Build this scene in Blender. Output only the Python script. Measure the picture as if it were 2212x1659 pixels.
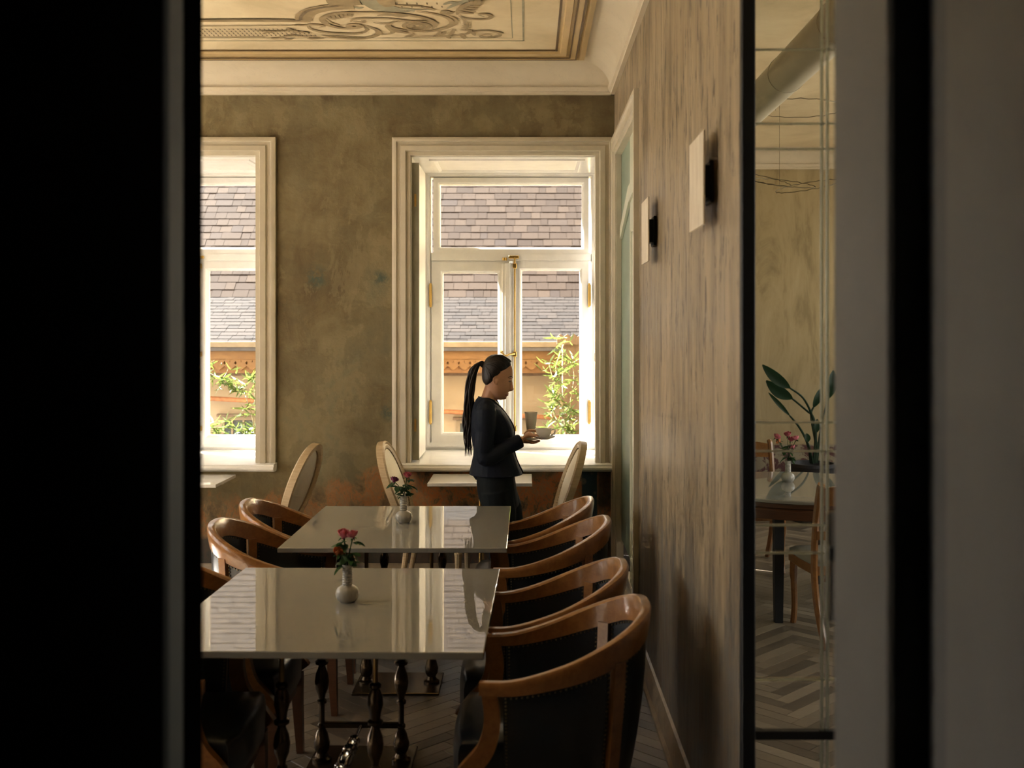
import bpy, bmesh, math, random
from mathutils import Vector, Matrix
R = random.Random(7)
PI = math.pi
scene = bpy.context.scene
for o in list(bpy.data.objects):
    bpy.data.objects.remove(o)
COL = scene.collection

# ---------------------------------------------------------------- camera, sky, sun, exposure
F, VX, VY, EYE = 2300.0, 1140.0, 712.0, 1.8
cd = bpy.data.cameras.new('camera')
cam = bpy.data.objects.new('camera', cd); COL.objects.link(cam)
cam.location = (0, 0, EYE); cam.rotation_euler = (PI / 2, 0, 0)
cd.sensor_width = 36; cd.lens = F / 2212 * 36
cd.shift_x = (1106 - VX) / 2212; cd.shift_y = -(829.5 - VY) / 2212
cd.clip_start = 0.05
cd.dof.use_dof = True; cd.dof.focus_distance = 6.6; cd.dof.aperture_fstop = 3.2
scene.camera = cam

world = bpy.data.worlds.new('sky'); scene.world = world; world.use_nodes = True
bg = world.node_tree.nodes['Background']
bg.inputs['Color'].default_value = (1.0, 0.97, 0.91, 1); bg.inputs['Strength'].default_value = 1.0
sl = bpy.data.lights.new('sun', 'SUN'); sl.energy = 36.0; sl.angle = 0.01; sl.color = (1.0, 0.95, 0.87)
sun = bpy.data.objects.new('sun', sl); COL.objects.link(sun)
sun.rotation_euler = Vector((0.66, -0.37, -0.66)).to_track_quat('-Z', 'Y').to_euler()
sun.location = (-6, 12, 9)

def portal(name, loc, sx, sy, direction):
    l = bpy.data.lights.new(name, 'AREA'); l.shape = 'RECTANGLE'; l.size = sx; l.size_y = sy
    l.cycles.is_portal = True
    o = bpy.data.objects.new(name, l); COL.objects.link(o); o.location = loc
    o.rotation_euler = Vector(direction).to_track_quat('-Z', 'Y').to_euler()

vs = scene.view_settings
vs.view_transform = 'Standard'; vs.look = 'None'; vs.gamma = 1; vs.use_curve_mapping = False
vs.exposure = 2.2
scene.cycles.use_denoising = True
scene.cycles.max_bounces = 6; scene.cycles.diffuse_bounces = 4; scene.cycles.glossy_bounces = 3
scene.cycles.use_adaptive_sampling = True; scene.cycles.adaptive_threshold = .05; scene.cycles.adaptive_min_samples = 20; scene.cycles.use_light_tree = False
scene.cycles.transparent_max_bounces = 10; scene.cycles.sample_clamp_indirect = 6
scene.cycles.caustics_reflective = False; scene.cycles.caustics_refractive = False

def P(px, py, y):
    """photo pixel -> world point on the plane at depth y"""
    return Vector(((px - VX) / F * y, y, EYE - (py - VY) / F * y))

# ---------------------------------------------------------------- mesh helpers
class MB:
    def __init__(s): s.v = []; s.f = []
    def add(s, vs_, fs):
        b = len(s.v); s.v += [tuple(p) for p in vs_]; s.f += [tuple(b + i for i in f) for f in fs]; return s
    def box(s, x0, x1, y0, y1, z0, z1):
        return s.add([(x0,y0,z0),(x1,y0,z0),(x1,y1,z0),(x0,y1,z0),(x0,y0,z1),(x1,y0,z1),(x1,y1,z1),(x0,y1,z1)],
                     [(0,3,2,1),(4,5,6,7),(0,1,5,4),(1,2,6,5),(2,3,7,6),(3,0,4,7)])
    def rbox(s, x0, x1, y0, y1, z0, z1, r=0.005, seg=1):
        bm = bmesh.new(); bmesh.ops.create_cube(bm, size=1)
        for v in bm.verts:
            v.co = (x0 + (v.co.x + .5) * (x1 - x0), y0 + (v.co.y + .5) * (y1 - y0), z0 + (v.co.z + .5) * (z1 - z0))
        bmesh.ops.bevel(bm, geom=bm.edges[:], offset=r, segments=seg, affect='EDGES', profile=.5)
        bm.verts.index_update()
        s.add([v.co for v in bm.verts], [[v.index for v in f.verts] for f in bm.faces]); bm.free(); return s
    def loft(s, rings, cap=True, closed=True):
        n = len(rings[0]); b = len(s.v)
        for r in rings: s.v += [tuple(p) for p in r]
        for i in range(len(rings) - 1):
            for j in range(n if closed else n - 1):
                k = (j + 1) % n
                s.f.append((b + i*n + j, b + i*n + k, b + (i+1)*n + k, b + (i+1)*n + j))
        if cap and closed:
            s.f.append(tuple(b + j for j in range(n))[::-1]); e = b + (len(rings) - 1) * n
            s.f.append(tuple(e + j for j in range(n)))
        return s
    def tube(s, pts, rad, n=8, cap=True, flat=1.0):
        pts = [Vector(p) for p in pts]; m = len(pts)
        rad = rad if isinstance(rad, (list, tuple)) else [rad] * m
        rings = []; up = None
        for i, p in enumerate(pts):
            t = (pts[min(i+1, m-1)] - pts[max(i-1, 0)])
            t = t.normalized() if t.length > 1e-9 else Vector((0, 0, 1))
            if up is None:
                up = Vector((0, 0, 1)) if abs(t.z) < .9 else Vector((0, 1, 0))
            a = t.cross(up)
            if a.length < 1e-6: a = t.cross(Vector((1, 0, .3)))
            a.normalize(); b = a.cross(t).normalized(); up = b
            rings.append([p + a * math.cos(2*PI*k/n) * rad[i] + b * math.sin(2*PI*k/n) * rad[i] * flat for k in range(n)])
        return s.loft(rings, cap)
    def lathe(s, prof, n=20, c=(0, 0, 0), fn=None):
        c = Vector(c); rings = []
        for r, z in prof:
            rings.append([c + Vector((math.cos(2*PI*k/n) * r * (fn(k, z) if fn else 1), math.sin(2*PI*k/n) * r * (fn(k, z) if fn else 1), z)) for k in range(n)])
        return s.loft(rings)
    def prism(s, poly, fn, d0, d1):
        """2D polygon extruded; fn(u,v,d)->xyz"""
        n = len(poly)
        return s.add([fn(u, v, d0) for u, v in poly] + [fn(u, v, d1) for u, v in poly],
                     [tuple(range(n))[::-1], tuple(range(n, 2*n))] + [(i, (i+1) % n, n + (i+1) % n, n + i) for i in range(n)])
    def ball(s, c, r, n=10, m=7):
        c = Vector(c); r = r if isinstance(r, (tuple, list)) else (r, r, r)
        rings = []
        for i in range(m + 1):
            a = -PI/2 + PI * i / m; q = max(math.cos(a), .02)
            rings.append([c + Vector((r[0]*q*math.cos(2*PI*k/n), r[1]*q*math.sin(2*PI*k/n), r[2]*math.sin(a))) for k in range(n)])
        return s.loft(rings)
    def frame(s, u0, u1, v0, v1, prof, fn, sides=4):
        """mitred moulding round a rectangle; prof = [(inset, height)]; fn(u,v,h)->xyz; sides=3 leaves the bottom open"""
        rings = []
        for i, h in prof:
            if sides == 4: q = [(u0+i, v0+i), (u0+i, v1-i), (u1-i, v1-i), (u1-i, v0+i)]
            else: q = [(u0+i, v0), (u0+i, v1-i), (u1-i, v1-i), (u1-i, v0)]
            rings.append([fn(u, v, h) for u, v in q])
        return s.loft(rings, cap=False, closed=(sides == 4))
    def xf(s, m):
        s.v = [tuple(m @ Vector(p)) for p in s.v]; return s
    def mesh(s, name):
        me = bpy.data.meshes.new(name); me.from_pydata(s.v, [], s.f); me.update()
        bm = bmesh.new(); bm.from_mesh(me); bmesh.ops.recalc_face_normals(bm, faces=bm.faces[:]); bm.to_mesh(me); bm.free()
        return me
    def build(s, name, mat, parent=None, smooth=35, loc=None):
        me = s.mesh(name); return link(name, me, mat, parent, smooth, loc)

def link(name, me, mat=None, parent=None, smooth=35, loc=None):
    if mat is not None and not me.materials: me.materials.append(mat)
    if smooth:
        me.polygons.foreach_set('use_smooth', [True] * len(me.polygons))
        if smooth < 180: me.set_sharp_from_angle(angle=math.radians(smooth))
    o = bpy.data.objects.new(name, me); COL.objects.link(o)
    if parent: o.parent = parent
    if loc is not None: o.location = loc
    return o
def empty(name, loc=(0, 0, 0), rz=0, parent=None):
    o = bpy.data.objects.new(name, None); COL.objects.link(o); o.location = loc; o.rotation_euler = (0, 0, rz)
    o.empty_display_size = .1
    if parent: o.parent = parent
    return o
def tag(o, label=None, cat=None, group=None, kind=None):
    if label: o['label'] = label
    if cat: o['category'] = cat
    if group: o['group'] = group
    if kind: o['kind'] = kind
    return o
def struct(o): o['kind'] = 'structure'; return o
def copy_tree(o, parent=None):
    c = o.copy(); COL.objects.link(c)
    if parent: c.parent = parent
    for ch in list(o.children): copy_tree(ch, c)
    return c
def remeshed(mb, name, mat, parent, voxel=.005, smooth_it=4):
    me = mb.mesh(name + '_tmp'); t = bpy.data.objects.new('tmp', me); COL.objects.link(t)
    m = t.modifiers.new('r', 'REMESH'); m.mode = 'VOXEL'; m.voxel_size = voxel; m.use_smooth_shade = True
    if smooth_it:
        k = t.modifiers.new('s', 'SMOOTH'); k.factor = .5; k.iterations = smooth_it
    dg = bpy.context.evaluated_depsgraph_get()
    out = bpy.data.meshes.new_from_object(t.evaluated_get(dg)); out.name = name
    bpy.data.objects.remove(t); bpy.data.meshes.remove(me)
    out.materials.clear()
    return link(name, out, mat, parent, 180)
def lerp(a, b, t): return a + (b - a) * t
def sstep(t): t = max(0, min(1, t)); return t*t*(3-2*t)
def spline(pts, n):
    """Catmull-Rom through points"""
    pts = [Vector(p) for p in pts]; out = []
    m = len(pts)
    for i in range(m - 1):
        p0, p1, p2, p3 = pts[max(i-1, 0)], pts[i], pts[i+1], pts[min(i+2, m-1)]
        for k in range(n):
            t = k / n
            out.append(.5 * ((2*p1) + (p2-p0)*t + (2*p0-5*p1+4*p2-p3)*t*t + (3*p1-p0-3*p2+p3)*t**3))
    out.append(pts[-1]); return out

# ---------------------------------------------------------------- materials
def rgb(r, g, b):
    f = lambda c: (c/255/12.92) if c/255 <= .04045 else ((c/255+.055)/1.055)**2.4
    return (f(r), f(g), f(b), 1)
class NT:
    def __init__(s, name):
        s.m = bpy.data.materials.new(name); s.m.use_nodes = True; s.t = s.m.node_tree; s.n = s.t.nodes
        s.b = s.n['Principled BSDF']; s.co = None
    def node(s, t, **kw):
        n = s.n.new(t)
        for k, v in kw.items(): setattr(n, k, v)
        return n
    def link(s, a, b): s.t.links.new(a, b)
    def coord(s, scale=(1, 1, 1), kind='Object', rot=(0, 0, 0)):
        c = s.node('ShaderNodeTexCoord'); m = s.node('ShaderNodeMapping'); m.inputs['Scale'].default_value = scale
        m.inputs['Rotation'].default_value = rot
        s.link(c.outputs[kind], m.inputs['Vector']); return m.outputs['Vector']
    def noise(s, scale=5, detail=6, rough=.6, vec=None, dist=0):
        n = s.node('ShaderNodeTexNoise'); n.inputs['Scale'].default_value = scale; n.inputs['Detail'].default_value = detail
        n.inputs['Roughness'].default_value = rough; n.inputs['Distortion'].default_value = dist
        s.link(vec if vec is not None else s.coord(), n.inputs['Vector']); return n.outputs['Fac']
    def ramp(s, fac, stops):
        r = s.node('ShaderNodeValToRGB'); e = r.color_ramp.elements
        while len(e) < len(stops): e.new(.5)
        for i, (p, c) in enumerate(stops):
            e[i].position = p; e[i].color = c if isinstance(c, tuple) else (c, c, c, 1)
        s.link(fac, r.inputs['Fac']); return r.outputs['Color']
    def mix(s, fac, a, b, mode='MIX'):
        x = s.node('ShaderNodeMix', data_type='RGBA', blend_type=mode)
        for sock, v in ((x.inputs['Factor'], fac), (x.inputs[6], a), (x.inputs[7], b)):
            if hasattr(v, 'is_output'): s.link(v, sock)
            else: sock.default_value = v
        return x.outputs[2]
    def math(s, op, a, b=0.0, c=0.0, clamp=False):
        x = s.node('ShaderNodeMath', operation=op); x.use_clamp = clamp
        for i, v in enumerate((a, b, c)):
            if hasattr(v, 'is_output'): s.link(v, x.inputs[i])
            else: x.inputs[i].default_value = v
        return x.outputs[0]
    def band(s, v, lo, hi, soft=.02):
        """1 inside lo..hi with soft edges"""
        a = s.node('ShaderNodeMapRange'); a.interpolation_type = 'SMOOTHSTEP'
        a.inputs[1].default_value = lo - soft; a.inputs[2].default_value = lo + soft; s.link(v, a.inputs[0])
        b = s.node('ShaderNodeMapRange'); b.interpolation_type = 'SMOOTHSTEP'
        b.inputs[1].default_value = hi - soft; b.inputs[2].default_value = hi + soft; s.link(v, b.inputs[0])
        return s.math('SUBTRACT', a.outputs[0], b.outputs[0], clamp=True)
    def xyz(s, vec=None):
        x = s.node('ShaderNodeSeparateXYZ'); s.link(vec if vec is not None else s.coord(), x.inputs[0]); return x.outputs
    def color(s, c):
        if hasattr(c, 'is_output'): s.link(c, s.b.inputs['Base Color'])
        else: s.b.inputs['Base Color'].default_value = c
        return s
    def rough(s, r):
        if hasattr(r, 'is_output'): s.link(r, s.b.inputs['Roughness'])
        else: s.b.inputs['Roughness'].default_value = r
        return s
    def bump(s, h, strength=.3, dist=.01):
        b = s.node('ShaderNodeBump'); b.inputs['Strength'].default_value = strength; b.inputs['Distance'].default_value = dist
        s.link(h, b.inputs['Height']); s.link(b.outputs[0], s.b.inputs['Normal']); return s
    def set(s, **kw):
        for k, v in kw.items(): s.b.inputs[k.replace('_', ' ')].default_value = v
        return s

def plain(name, c, rough=.5, var=.12, scale=20, metallic=0, bump=0, **kw):
    t = NT(name); n = t.noise(scale, 5, .6)
    d = tuple(x * (1 - var) for x in c[:3]) + (1,); l = tuple(min(1, x * (1 + var)) for x in c[:3]) + (1,)
    t.color(t.ramp(n, [(.3, d), (.7, l)])).rough(rough).set(Metallic=metallic, **kw)
    if bump: t.bump(n, bump, .004)
    return t.m
def wood(name, dark, light, rough=.35, scale=(3, 3, 40), coat=0.0):
    t = NT(name); v = t.coord(scale); n = t.noise(3, 7, .65, v, .6); g = t.noise(14, 4, .6, v)
    f = t.math('ADD', t.math('MULTIPLY', n, .7), t.math('MULTIPLY', g, .3))
    t.color(t.ramp(f, [(.32, dark), (.68, light)])).rough(rough).set(Coat_Weight=coat, Coat_Roughness=.12); t.bump(g, .06, .002)
    return t.m
def glass_mat(name, tint=(1, 1, 1, 1), refl=1.0):
    t = NT(name); n = t.n; tr = t.node('ShaderNodeBsdfTransparent'); tr.inputs[0].default_value = tint
    gl = t.node('ShaderNodeBsdfGlossy'); gl.inputs['Roughness'].default_value = .01
    fr = t.node('ShaderNodeFresnel'); fr.inputs[0].default_value = 1.45
    mx = t.node('ShaderNodeMixShader'); t.link(t.math('MULTIPLY', fr.outputs[0], refl), mx.inputs[0])
    t.link(tr.outputs[0], mx.inputs[1]); t.link(gl.outputs[0], mx.inputs[2])
    t.link(mx.outputs[0], t.n['Material Output'].inputs['Surface']); return t.m

M = {}
M['white_paint'] = plain('white_paint', (.87, .85, .81, 1), .32, .05, 8, bump=.03)
M['cream_paint'] = plain('cream_paint', (.58, .52, .40, 1), .38, .10, 5, bump=.05)
M['shutter_edge_unlit'] = plain('shutter_edge_unlit', (.28, .26, .18, 1), .5, .12, 12)  # shutter's front edge, its unlit look put into the colour
M['brass'] = plain('brass', (.62, .40, .12, 1), .28, .1, 30, metallic=1)
M['glass'] = glass_mat('window_glass', (.97, .97, .96, 1), .8)
M['partition_glass'] = glass_mat('partition_glass', (.98, .985, .97, 1), .5)
M['glass_edge'] = plain('glass_edge', (.86, .92, .80, 1), .3, .05, 40, Transmission_Weight=.85)
M['black_frame'] = plain('black_frame', (.006, .007, .009, 1), .5, .3, 60, bump=.4)
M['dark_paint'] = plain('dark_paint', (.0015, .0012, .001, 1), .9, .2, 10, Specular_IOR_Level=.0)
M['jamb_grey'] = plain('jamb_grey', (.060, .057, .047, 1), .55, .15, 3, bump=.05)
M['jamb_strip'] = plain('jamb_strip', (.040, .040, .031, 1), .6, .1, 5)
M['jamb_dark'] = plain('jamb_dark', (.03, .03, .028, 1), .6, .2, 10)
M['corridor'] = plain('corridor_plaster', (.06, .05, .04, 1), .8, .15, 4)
M['leather'] = plain('black_leather', (.0075, .0105, .015, 1), .30, .3, 90, bump=.10, Coat_Weight=.15, Coat_Roughness=.25)
M['chair_wood'] = wood('honey_wood', (.20, .080, .020, 1), (.36, .165, .048, 1), .28, (6, 6, 6), .35)
M['leg_wood'] = wood('red_brown_wood', (.075, .028, .010, 1), (.13, .052, .018, 1), .4)
M['cream_wood'] = wood('bleached_wood', (.42, .30, .17, 1), (.62, .49, .31, 1), .45)
M['linen'] = plain('cream_linen', (.70, .63, .50, 1), .9, .06, 120, bump=.15)
M['linen_grey'] = plain('grey_linen', (.30, .29, .26, 1), .9, .08, 120, bump=.15)
M['nail'] = plain('nail_brass', (.20, .16, .09, 1), .35, .1, 10, metallic=1)
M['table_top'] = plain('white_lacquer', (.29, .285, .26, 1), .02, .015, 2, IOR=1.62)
M['bronze'] = plain('dark_bronze', (.095, .066, .038, 1), .26, .3, 40, metallic=.8, bump=.15)
M['brass_rod'] = plain('aged_brass', (.30, .20, .08, 1), .28, .2, 20, metallic=1)
M['chrome'] = plain('polished_steel', (.55, .53, .50, 1), .12, .1, 20, metallic=1)
M['ceramic'] = plain('white_ceramic', (.40, .385, .34, 1), .16, .06, 60, bump=.25)
M['porcelain'] = plain('porcelain', (.80, .77, .71, 1), .18, .03, 30, Subsurface_Weight=.3)
M['tumbler'] = plain('frosted_glass', (.72, .68, .62, 1), .3, .06, 8, Transmission_Weight=.4, Subsurface_Weight=.2)
M['petal_pink'] = plain('petal_pink', (.62, .16, .20, 1), .6, .25, 60)
M['petal_dark'] = plain('petal_magenta', (.22, .035, .09, 1), .6, .25, 60)
M['petal_yellow'] = plain('petal_yellow', (.58, .20, .07, 1), .6, .4, 50)
M['leaf'] = plain('rose_leaf', (.030, .085, .022, 1), .4, .3, 30)
M['plant_leaf'] = plain('plant_leaf', (.020, .062, .028, 1), .3, .25, 12)
M['bamboo_leaf'] = plain('bamboo_leaf', (.36, .46, .075, 1), .5, .4, 6)
M['bamboo_stem'] = plain('bamboo_stem', (.15, .13, .07, 1), .5, .25, 20)
M['skin'] = plain('skin', (.52, .27, .155, 1), .5, .06, 12, Subsurface_Weight=.05)
M['hair'] = wood('dark_hair', (.005, .003, .002, 1), (.022, .0105, .005, 1), .5, (60, 60, 60))
M['navy'] = plain('navy_cloth', (.0030, .0062, .0155, 1), .7, .2, 70, bump=.1, Specular_IOR_Level=.25)
M['trousers'] = plain('dark_cloth', (.0030, .0050, .0058, 1), .8, .2, 70, bump=.1, Specular_IOR_Level=.25)
M['shoe'] = plain('shoe_leather', (.01, .01, .01, 1), .3, .1, 20)
M['lip'] = plain('lip', (.36, .12, .09, 1), .4, .05, 20)
M['eye_white'] = plain('eye_white', (.6, .55, .5, 1), .3, .02, 20)
M['lamp_plate'] = wood('lamp_plate', (.62, .53, .40, 1), (.84, .77, .63, 1), .5, (10, 10, 2))
M['lamp_black'] = plain('lamp_black', (.008, .008, .008, 1), .5, .2, 20)
M['duct'] = plain('duct_paint', (.50, .46, .36, 1), .4, .06, 6)
M['wire'] = plain('wire', (.16, .13, .08, 1), .5, .2, 20, metallic=.6)
M['green_paint'] = plain('green_paint', (.24, .32, .245, 1), .4, .12, 3)
M['leaf_paint'] = plain('leaf_paint', (.60, .62, .49, 1), .4, .06, 4)
M['pot'] = plain('dark_pot', (.03, .03, .035, 1), .5, .2, 10)
M['rust'] = plain('rusty_pipe', (.30, .12, .05, 1), .75, .4, 14, bump=.3)
M['fascia'] = plain('fascia_cream', (.19, .145, .095, 1), .7, .2, 6)
M['gutter'] = plain('gutter_dark', (.05, .04, .035, 1), .6, .3, 10)
M['orange_wood'] = wood('orange_wood', (.125, .056, .015, 1), (.205, .105, .032, 1), .6, (2, 10, 10))
M['frieze_wood'] = wood('frieze_wood', (.13, .055, .016, 1), (.21, .10, .032, 1), .6, (2, 10, 10))
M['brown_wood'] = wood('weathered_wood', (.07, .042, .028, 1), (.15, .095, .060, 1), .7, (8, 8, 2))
M['house_wall'] = plain('house_plaster', (.29, .228, .158, 1), .9, .07, 2.5, bump=.1)
M['pane_dark'] = plain('dark_pane', (.035, .05, .06, 1), .1, .2, 5)
M['ground'] = plain('courtyard', (.22, .20, .17, 1), .9, .2, 1)
M['outer'] = plain('outer_render', (.45, .38, .28, 1), .9, .1, 2)
M['coaster'] = plain('paper_white', (.6, .6, .57, 1), .6, .05, 10)

def mat_far_wall():
    t = NT('patchy_plaster'); v = t.coord(); X, Y, Z = t.xyz(v)
    big = t.noise(1.1, 7, .62, v, .5); mid = t.noise(4.0, 8, .66, v, .8); fine = t.noise(26, 6, .7, v)
    streak = t.noise(2.2, 6, .6, t.coord((3, 3, .5)))
    f = t.math('ADD', t.math('MULTIPLY', big, .5), t.math('ADD', t.math('MULTIPLY', mid, .3), t.math('MULTIPLY', streak, .2)))
    base = t.ramp(f, [(.36, (.120, .075, .030, 1)), (.44, (.205, .142, .066, 1)), (.50, (.262, .195, .098, 1)), (.56, (.310, .240, .130, 1)), (.62, (.245, .205, .120, 1)), (.70, (.33, .265, .155, 1))])
    crack = t.ramp(t.math('ABSOLUTE', t.math('SUBTRACT', t.noise(3.1, 9, .72, v, 1.6), .5)), [(0, .72), (.012, 1.0)])
    base = t.mix(.5, base, crack, 'MULTIPLY')
    pt = t.ramp(t.noise(2.4, 7, .66, v, .4), [(.47, 0.0), (.485, 1.0)])
    base = t.mix(t.math('MULTIPLY', pt, .32), base, (.155, .118, .060, 1))
    p2 = t.ramp(t.noise(1.7, 7, .7, t.coord((1, 1, .6)), .3), [(.56, 0.0), (.575, 1.0)])
    base = t.mix(t.math('MULTIPLY', p2, .35), base, (.37, .28, .155, 1))
    # patchy darker brown just under the cornice
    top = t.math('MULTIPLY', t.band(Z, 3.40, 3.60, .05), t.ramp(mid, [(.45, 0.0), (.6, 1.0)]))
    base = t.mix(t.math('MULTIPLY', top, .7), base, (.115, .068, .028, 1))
    # teal paint remains
    for cx, cz, r in ((-1.50, 2.17, .07), (-1.06, 2.17, .045), (-1.02, 2.16, .035), (-.99, 1.21, .05)):
        dx = t.math('POWER', t.math('SUBTRACT', X, cx), 2); dz = t.math('POWER', t.math('SUBTRACT', Z, cz), 2)
        d = t.math('SQRT', t.math('ADD', dx, dz))
        k = t.math('MULTIPLY', t.band(d, -1, r, r * .7), t.ramp(t.noise(20, 6, .7, v, .5), [(.42, 0.0), (.55, 1.0)]))
        base = t.mix(t.math('MULTIPLY', k, .8), base, (.075, .110, .085, 1))
    # stripped dado: rust, ochre, grey layers of old paint
    dz = t.math('ADD', Z, t.math('MULTIPLY', t.math('SUBTRACT', mid, .5), .5))
    dz = t.math('SUBTRACT', dz, t.math('MULTIPLY', t.band(X, -1.4, 3, .5), .18))
    dad = t.band(dz, -2, .62, .06)
    rust = t.ramp(t.noise(6.5, 8, .74, t.coord((1.3, 1, .8)), .3), [(.36, (.055, .042, .028, 1)), (.43, (.130, .085, .040, 1)), (.48, (.215, .145, .068, 1)), (.52, (.42, .140, .030, 1)), (.57, (.25, .165, .085, 1)), (.63, (.38, .16, .05, 1)), (.68, (.16, .165, .13, 1)), (.76, (.28, .23, .15, 1))])
    dull = t.ramp(t.noise(9, 8, .75, v, .7), [(.35, (.055, .040, .020, 1)), (.5, (.125, .088, .042, 1)), (.7, (.19, .145, .080, 1))])
    side = t.band(X, -.8, 2, .5)
    dcol = t.mix(side, t.mix(.45, dull, rust), rust); dcol = t.mix(1.0, dcol, (1.5, 1.45, 1.4, 1), 'MULTIPLY')
    grey = t.band(t.math('ADD', Z, t.math('MULTIPLY', fine, .04)), -1, .34, .02)
    dcol = t.mix(t.math('MULTIPLY', grey, .85), dcol, (.045, .048, .045, 1))
    # a strip of old patterned wallpaper and a dark scraped patch by the corner
    wv = t.node('ShaderNodeTexVoronoi'); wv.inputs['Scale'].default_value = 15; t.link(t.coord((1, 0, 1)), wv.inputs['Vector'])
    petals = t.math('MULTIPLY', t.math('ADD', t.math('SINE', t.math('MULTIPLY', wv.outputs['Distance'], 60)), 1), .5)
    pap = t.mix(t.ramp(wv.outputs['Distance'], [(.28, 1.0), (.42, 0.0)]), (.030, .060, .062, 1), t.mix(petals, (.10, .095, .055, 1), (.21, .18, .11, 1)))
    wm = t.math('MULTIPLY', t.band(X, .385, .495, .006), t.band(t.math('ADD', Z, t.math('MULTIPLY', fine, .1)), .42, .98, .02))
    dcol = t.mix(wm, dcol, pap)
    dk = t.math('MULTIPLY', t.band(X, .50, 1, .01), t.band(t.math('ADD', Z, t.math('MULTIPLY', mid, .2)), .62, 1.1, .03))
    dcol = t.mix(t.math('MULTIPLY', dk, .85), dcol, t.ramp(fine, [(.4, (.018, .013, .010, 1)), (.72, (.11, .085, .055, 1))]))
    base = t.mix(1.0, base, (.73, .76, .70, 1), 'MULTIPLY')
    t.color(t.mix(dad, base, dcol)).rough(.75)
    h = t.math('ADD', t.math('MULTIPLY', mid, .6), t.math('MULTIPLY', fine, .35)); t.bump(h, .35, .02)
    return t.m
def mat_right_wall():
    t = NT('streaked_plaster'); X, Y, Z = t.xyz()
    v = t.coord((2.2, 2.2, .32)); s1 = t.noise(3.2, 8, .68, v, .4); s2 = t.noise(16, 6, .7, t.coord((2, 2, .22)))
    big = t.noise(1.3, 6, .6); fl = t.noise(24, 5, .72, t.coord((1, 1, .20)), .5)
    f = t.math('ADD', t.math('MULTIPLY', s1, .55), t.math('ADD', t.math('MULTIPLY', s2, .25), t.math('MULTIPLY', big, .2)))
    c = t.ramp(f, [(.38, (.110, .080, .050, 1)), (.45, (.225, .170, .104, 1)), (.51, (.300, .232, .146, 1)), (.60, (.420, .335, .218, 1))])
    c = t.mix(t.ramp(fl, [(.56, 0.0), (.60, .9)]), c, (.062, .046, .030, 1))
    low = t.band(t.math('ADD', Z, t.math('MULTIPLY', t.math('SUBTRACT', s1, .5), 1.5)), -2, .85, .28)
    lc = t.ramp(t.noise(3.4, 8, .7, t.coord((2.4, 2.4, .6)), .6), [(.34, (.095, .080, .068, 1)), (.44, (.190, .140, .098, 1)), (.51, (.135, .145, .150, 1)), (.58, (.215, .180, .138, 1)), (.68, (.105, .130, .155, 1))])
    c = t.mix(t.math('MULTIPLY', low, .8), c, lc)
    t.color(c).rough(t.ramp(s2, [(.35, .34), (.7, .55)])); t.bump(t.math('ADD', t.math('MULTIPLY', s2, .5), t.math('MULTIPLY', fl, .5)), .35, .012)
    return t.m
def mat_side_wall():
    t = NT('side_room_plaster'); X, Y, Z = t.xyz()
    v = t.coord((1.4, 1, .35)); s1 = t.noise(2.5, 8, .68, v, .6); sp = t.noise(30, 5, .7)
    c = t.ramp(s1, [(.34, (.25, .190, .092, 1)), (.44, (.36, .280, .145, 1)), (.60, (.42, .335, .185, 1)), (.72, (.37, .31, .18, 1))])
    d = t.band(t.math('ADD', Z, t.math('MULTIPLY', sp, .03)), -2, .62, .012)
    peel = t.ramp(t.noise(6, 8, .7, t.coord((1, 1, 1.0)), .6), [(.50, 0.0), (.53, 1.0)])
    dc = t.mix(t.math('MULTIPLY', peel, t.band(X, 2.35, 9, .15)), (.085, .028, .026, 1), (.28, .24, .16, 1))
    t.color(t.mix(d, c, dc)).rough(.75); t.bump(s1, .3, .02); return t.m
def mat_ceiling():
    t = NT('ceiling_plaster'); n = t.noise(1.6, 7, .62, None, .5); m = t.noise(9, 6, .7)
    c = t.ramp(n, [(.35, (.60, .485, .295, 1)), (.5, (.70, .575, .365, 1)), (.68, (.77, .655, .435, 1))])
    c = t.mix(t.ramp(m, [(.60, 0.0), (.75, .3)]), c, (.45, .37, .235, 1))
    t.color(c).rough(.8); t.bump(m, .12, .006); return t.m
def mat_cornice():
    t = NT('cornice_plaster'); n = t.noise(1.2, 6, .6); c = t.ramp(n, [(.35, (.58, .50, .365, 1)), (.65, (.66, .58, .44, 1))])
    k = t.ramp(t.math('ABSOLUTE', t.math('SUBTRACT', t.noise(1.7, 9, .7, None, 1.2), .5)), [(0, .55), (.006, 1.0)])
    t.color(t.mix(.22, c, k, 'MULTIPLY')).rough(.6); t.bump(t.noise(6, 5, .6), .08, .006); return t.m
def mat_floor(name='parquet_oak', dim=1.0):
    t = NT(name); oi = t.node('ShaderNodeObjectInfo'); ge = t.node('ShaderNodeNewGeometry')
    rnd = t.math('FRACT', t.math('ADD', oi.outputs['Random'], ge.outputs['Random Per Island']))
    g = t.noise(4, 8, .72, t.coord((2, 22, 22)), .5); d = t.noise(2.2, 6, .65, t.coord(kind='Object'))
    f = t.math('ADD', t.math('MULTIPLY', g, .65), t.math('MULTIPLY', rnd, .35))
    c = t.ramp(f, [(.28, (.075*dim, .060*dim, .046*dim, 1)), (.5, (.185*dim, .148*dim, .108*dim, 1)), (.75, (.31*dim, .26*dim, .195*dim, 1))])
    t.color(c).rough(t.ramp(g, [(.35, .28), (.7, .5)])); t.bump(g, .3, .004); return t.m
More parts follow.
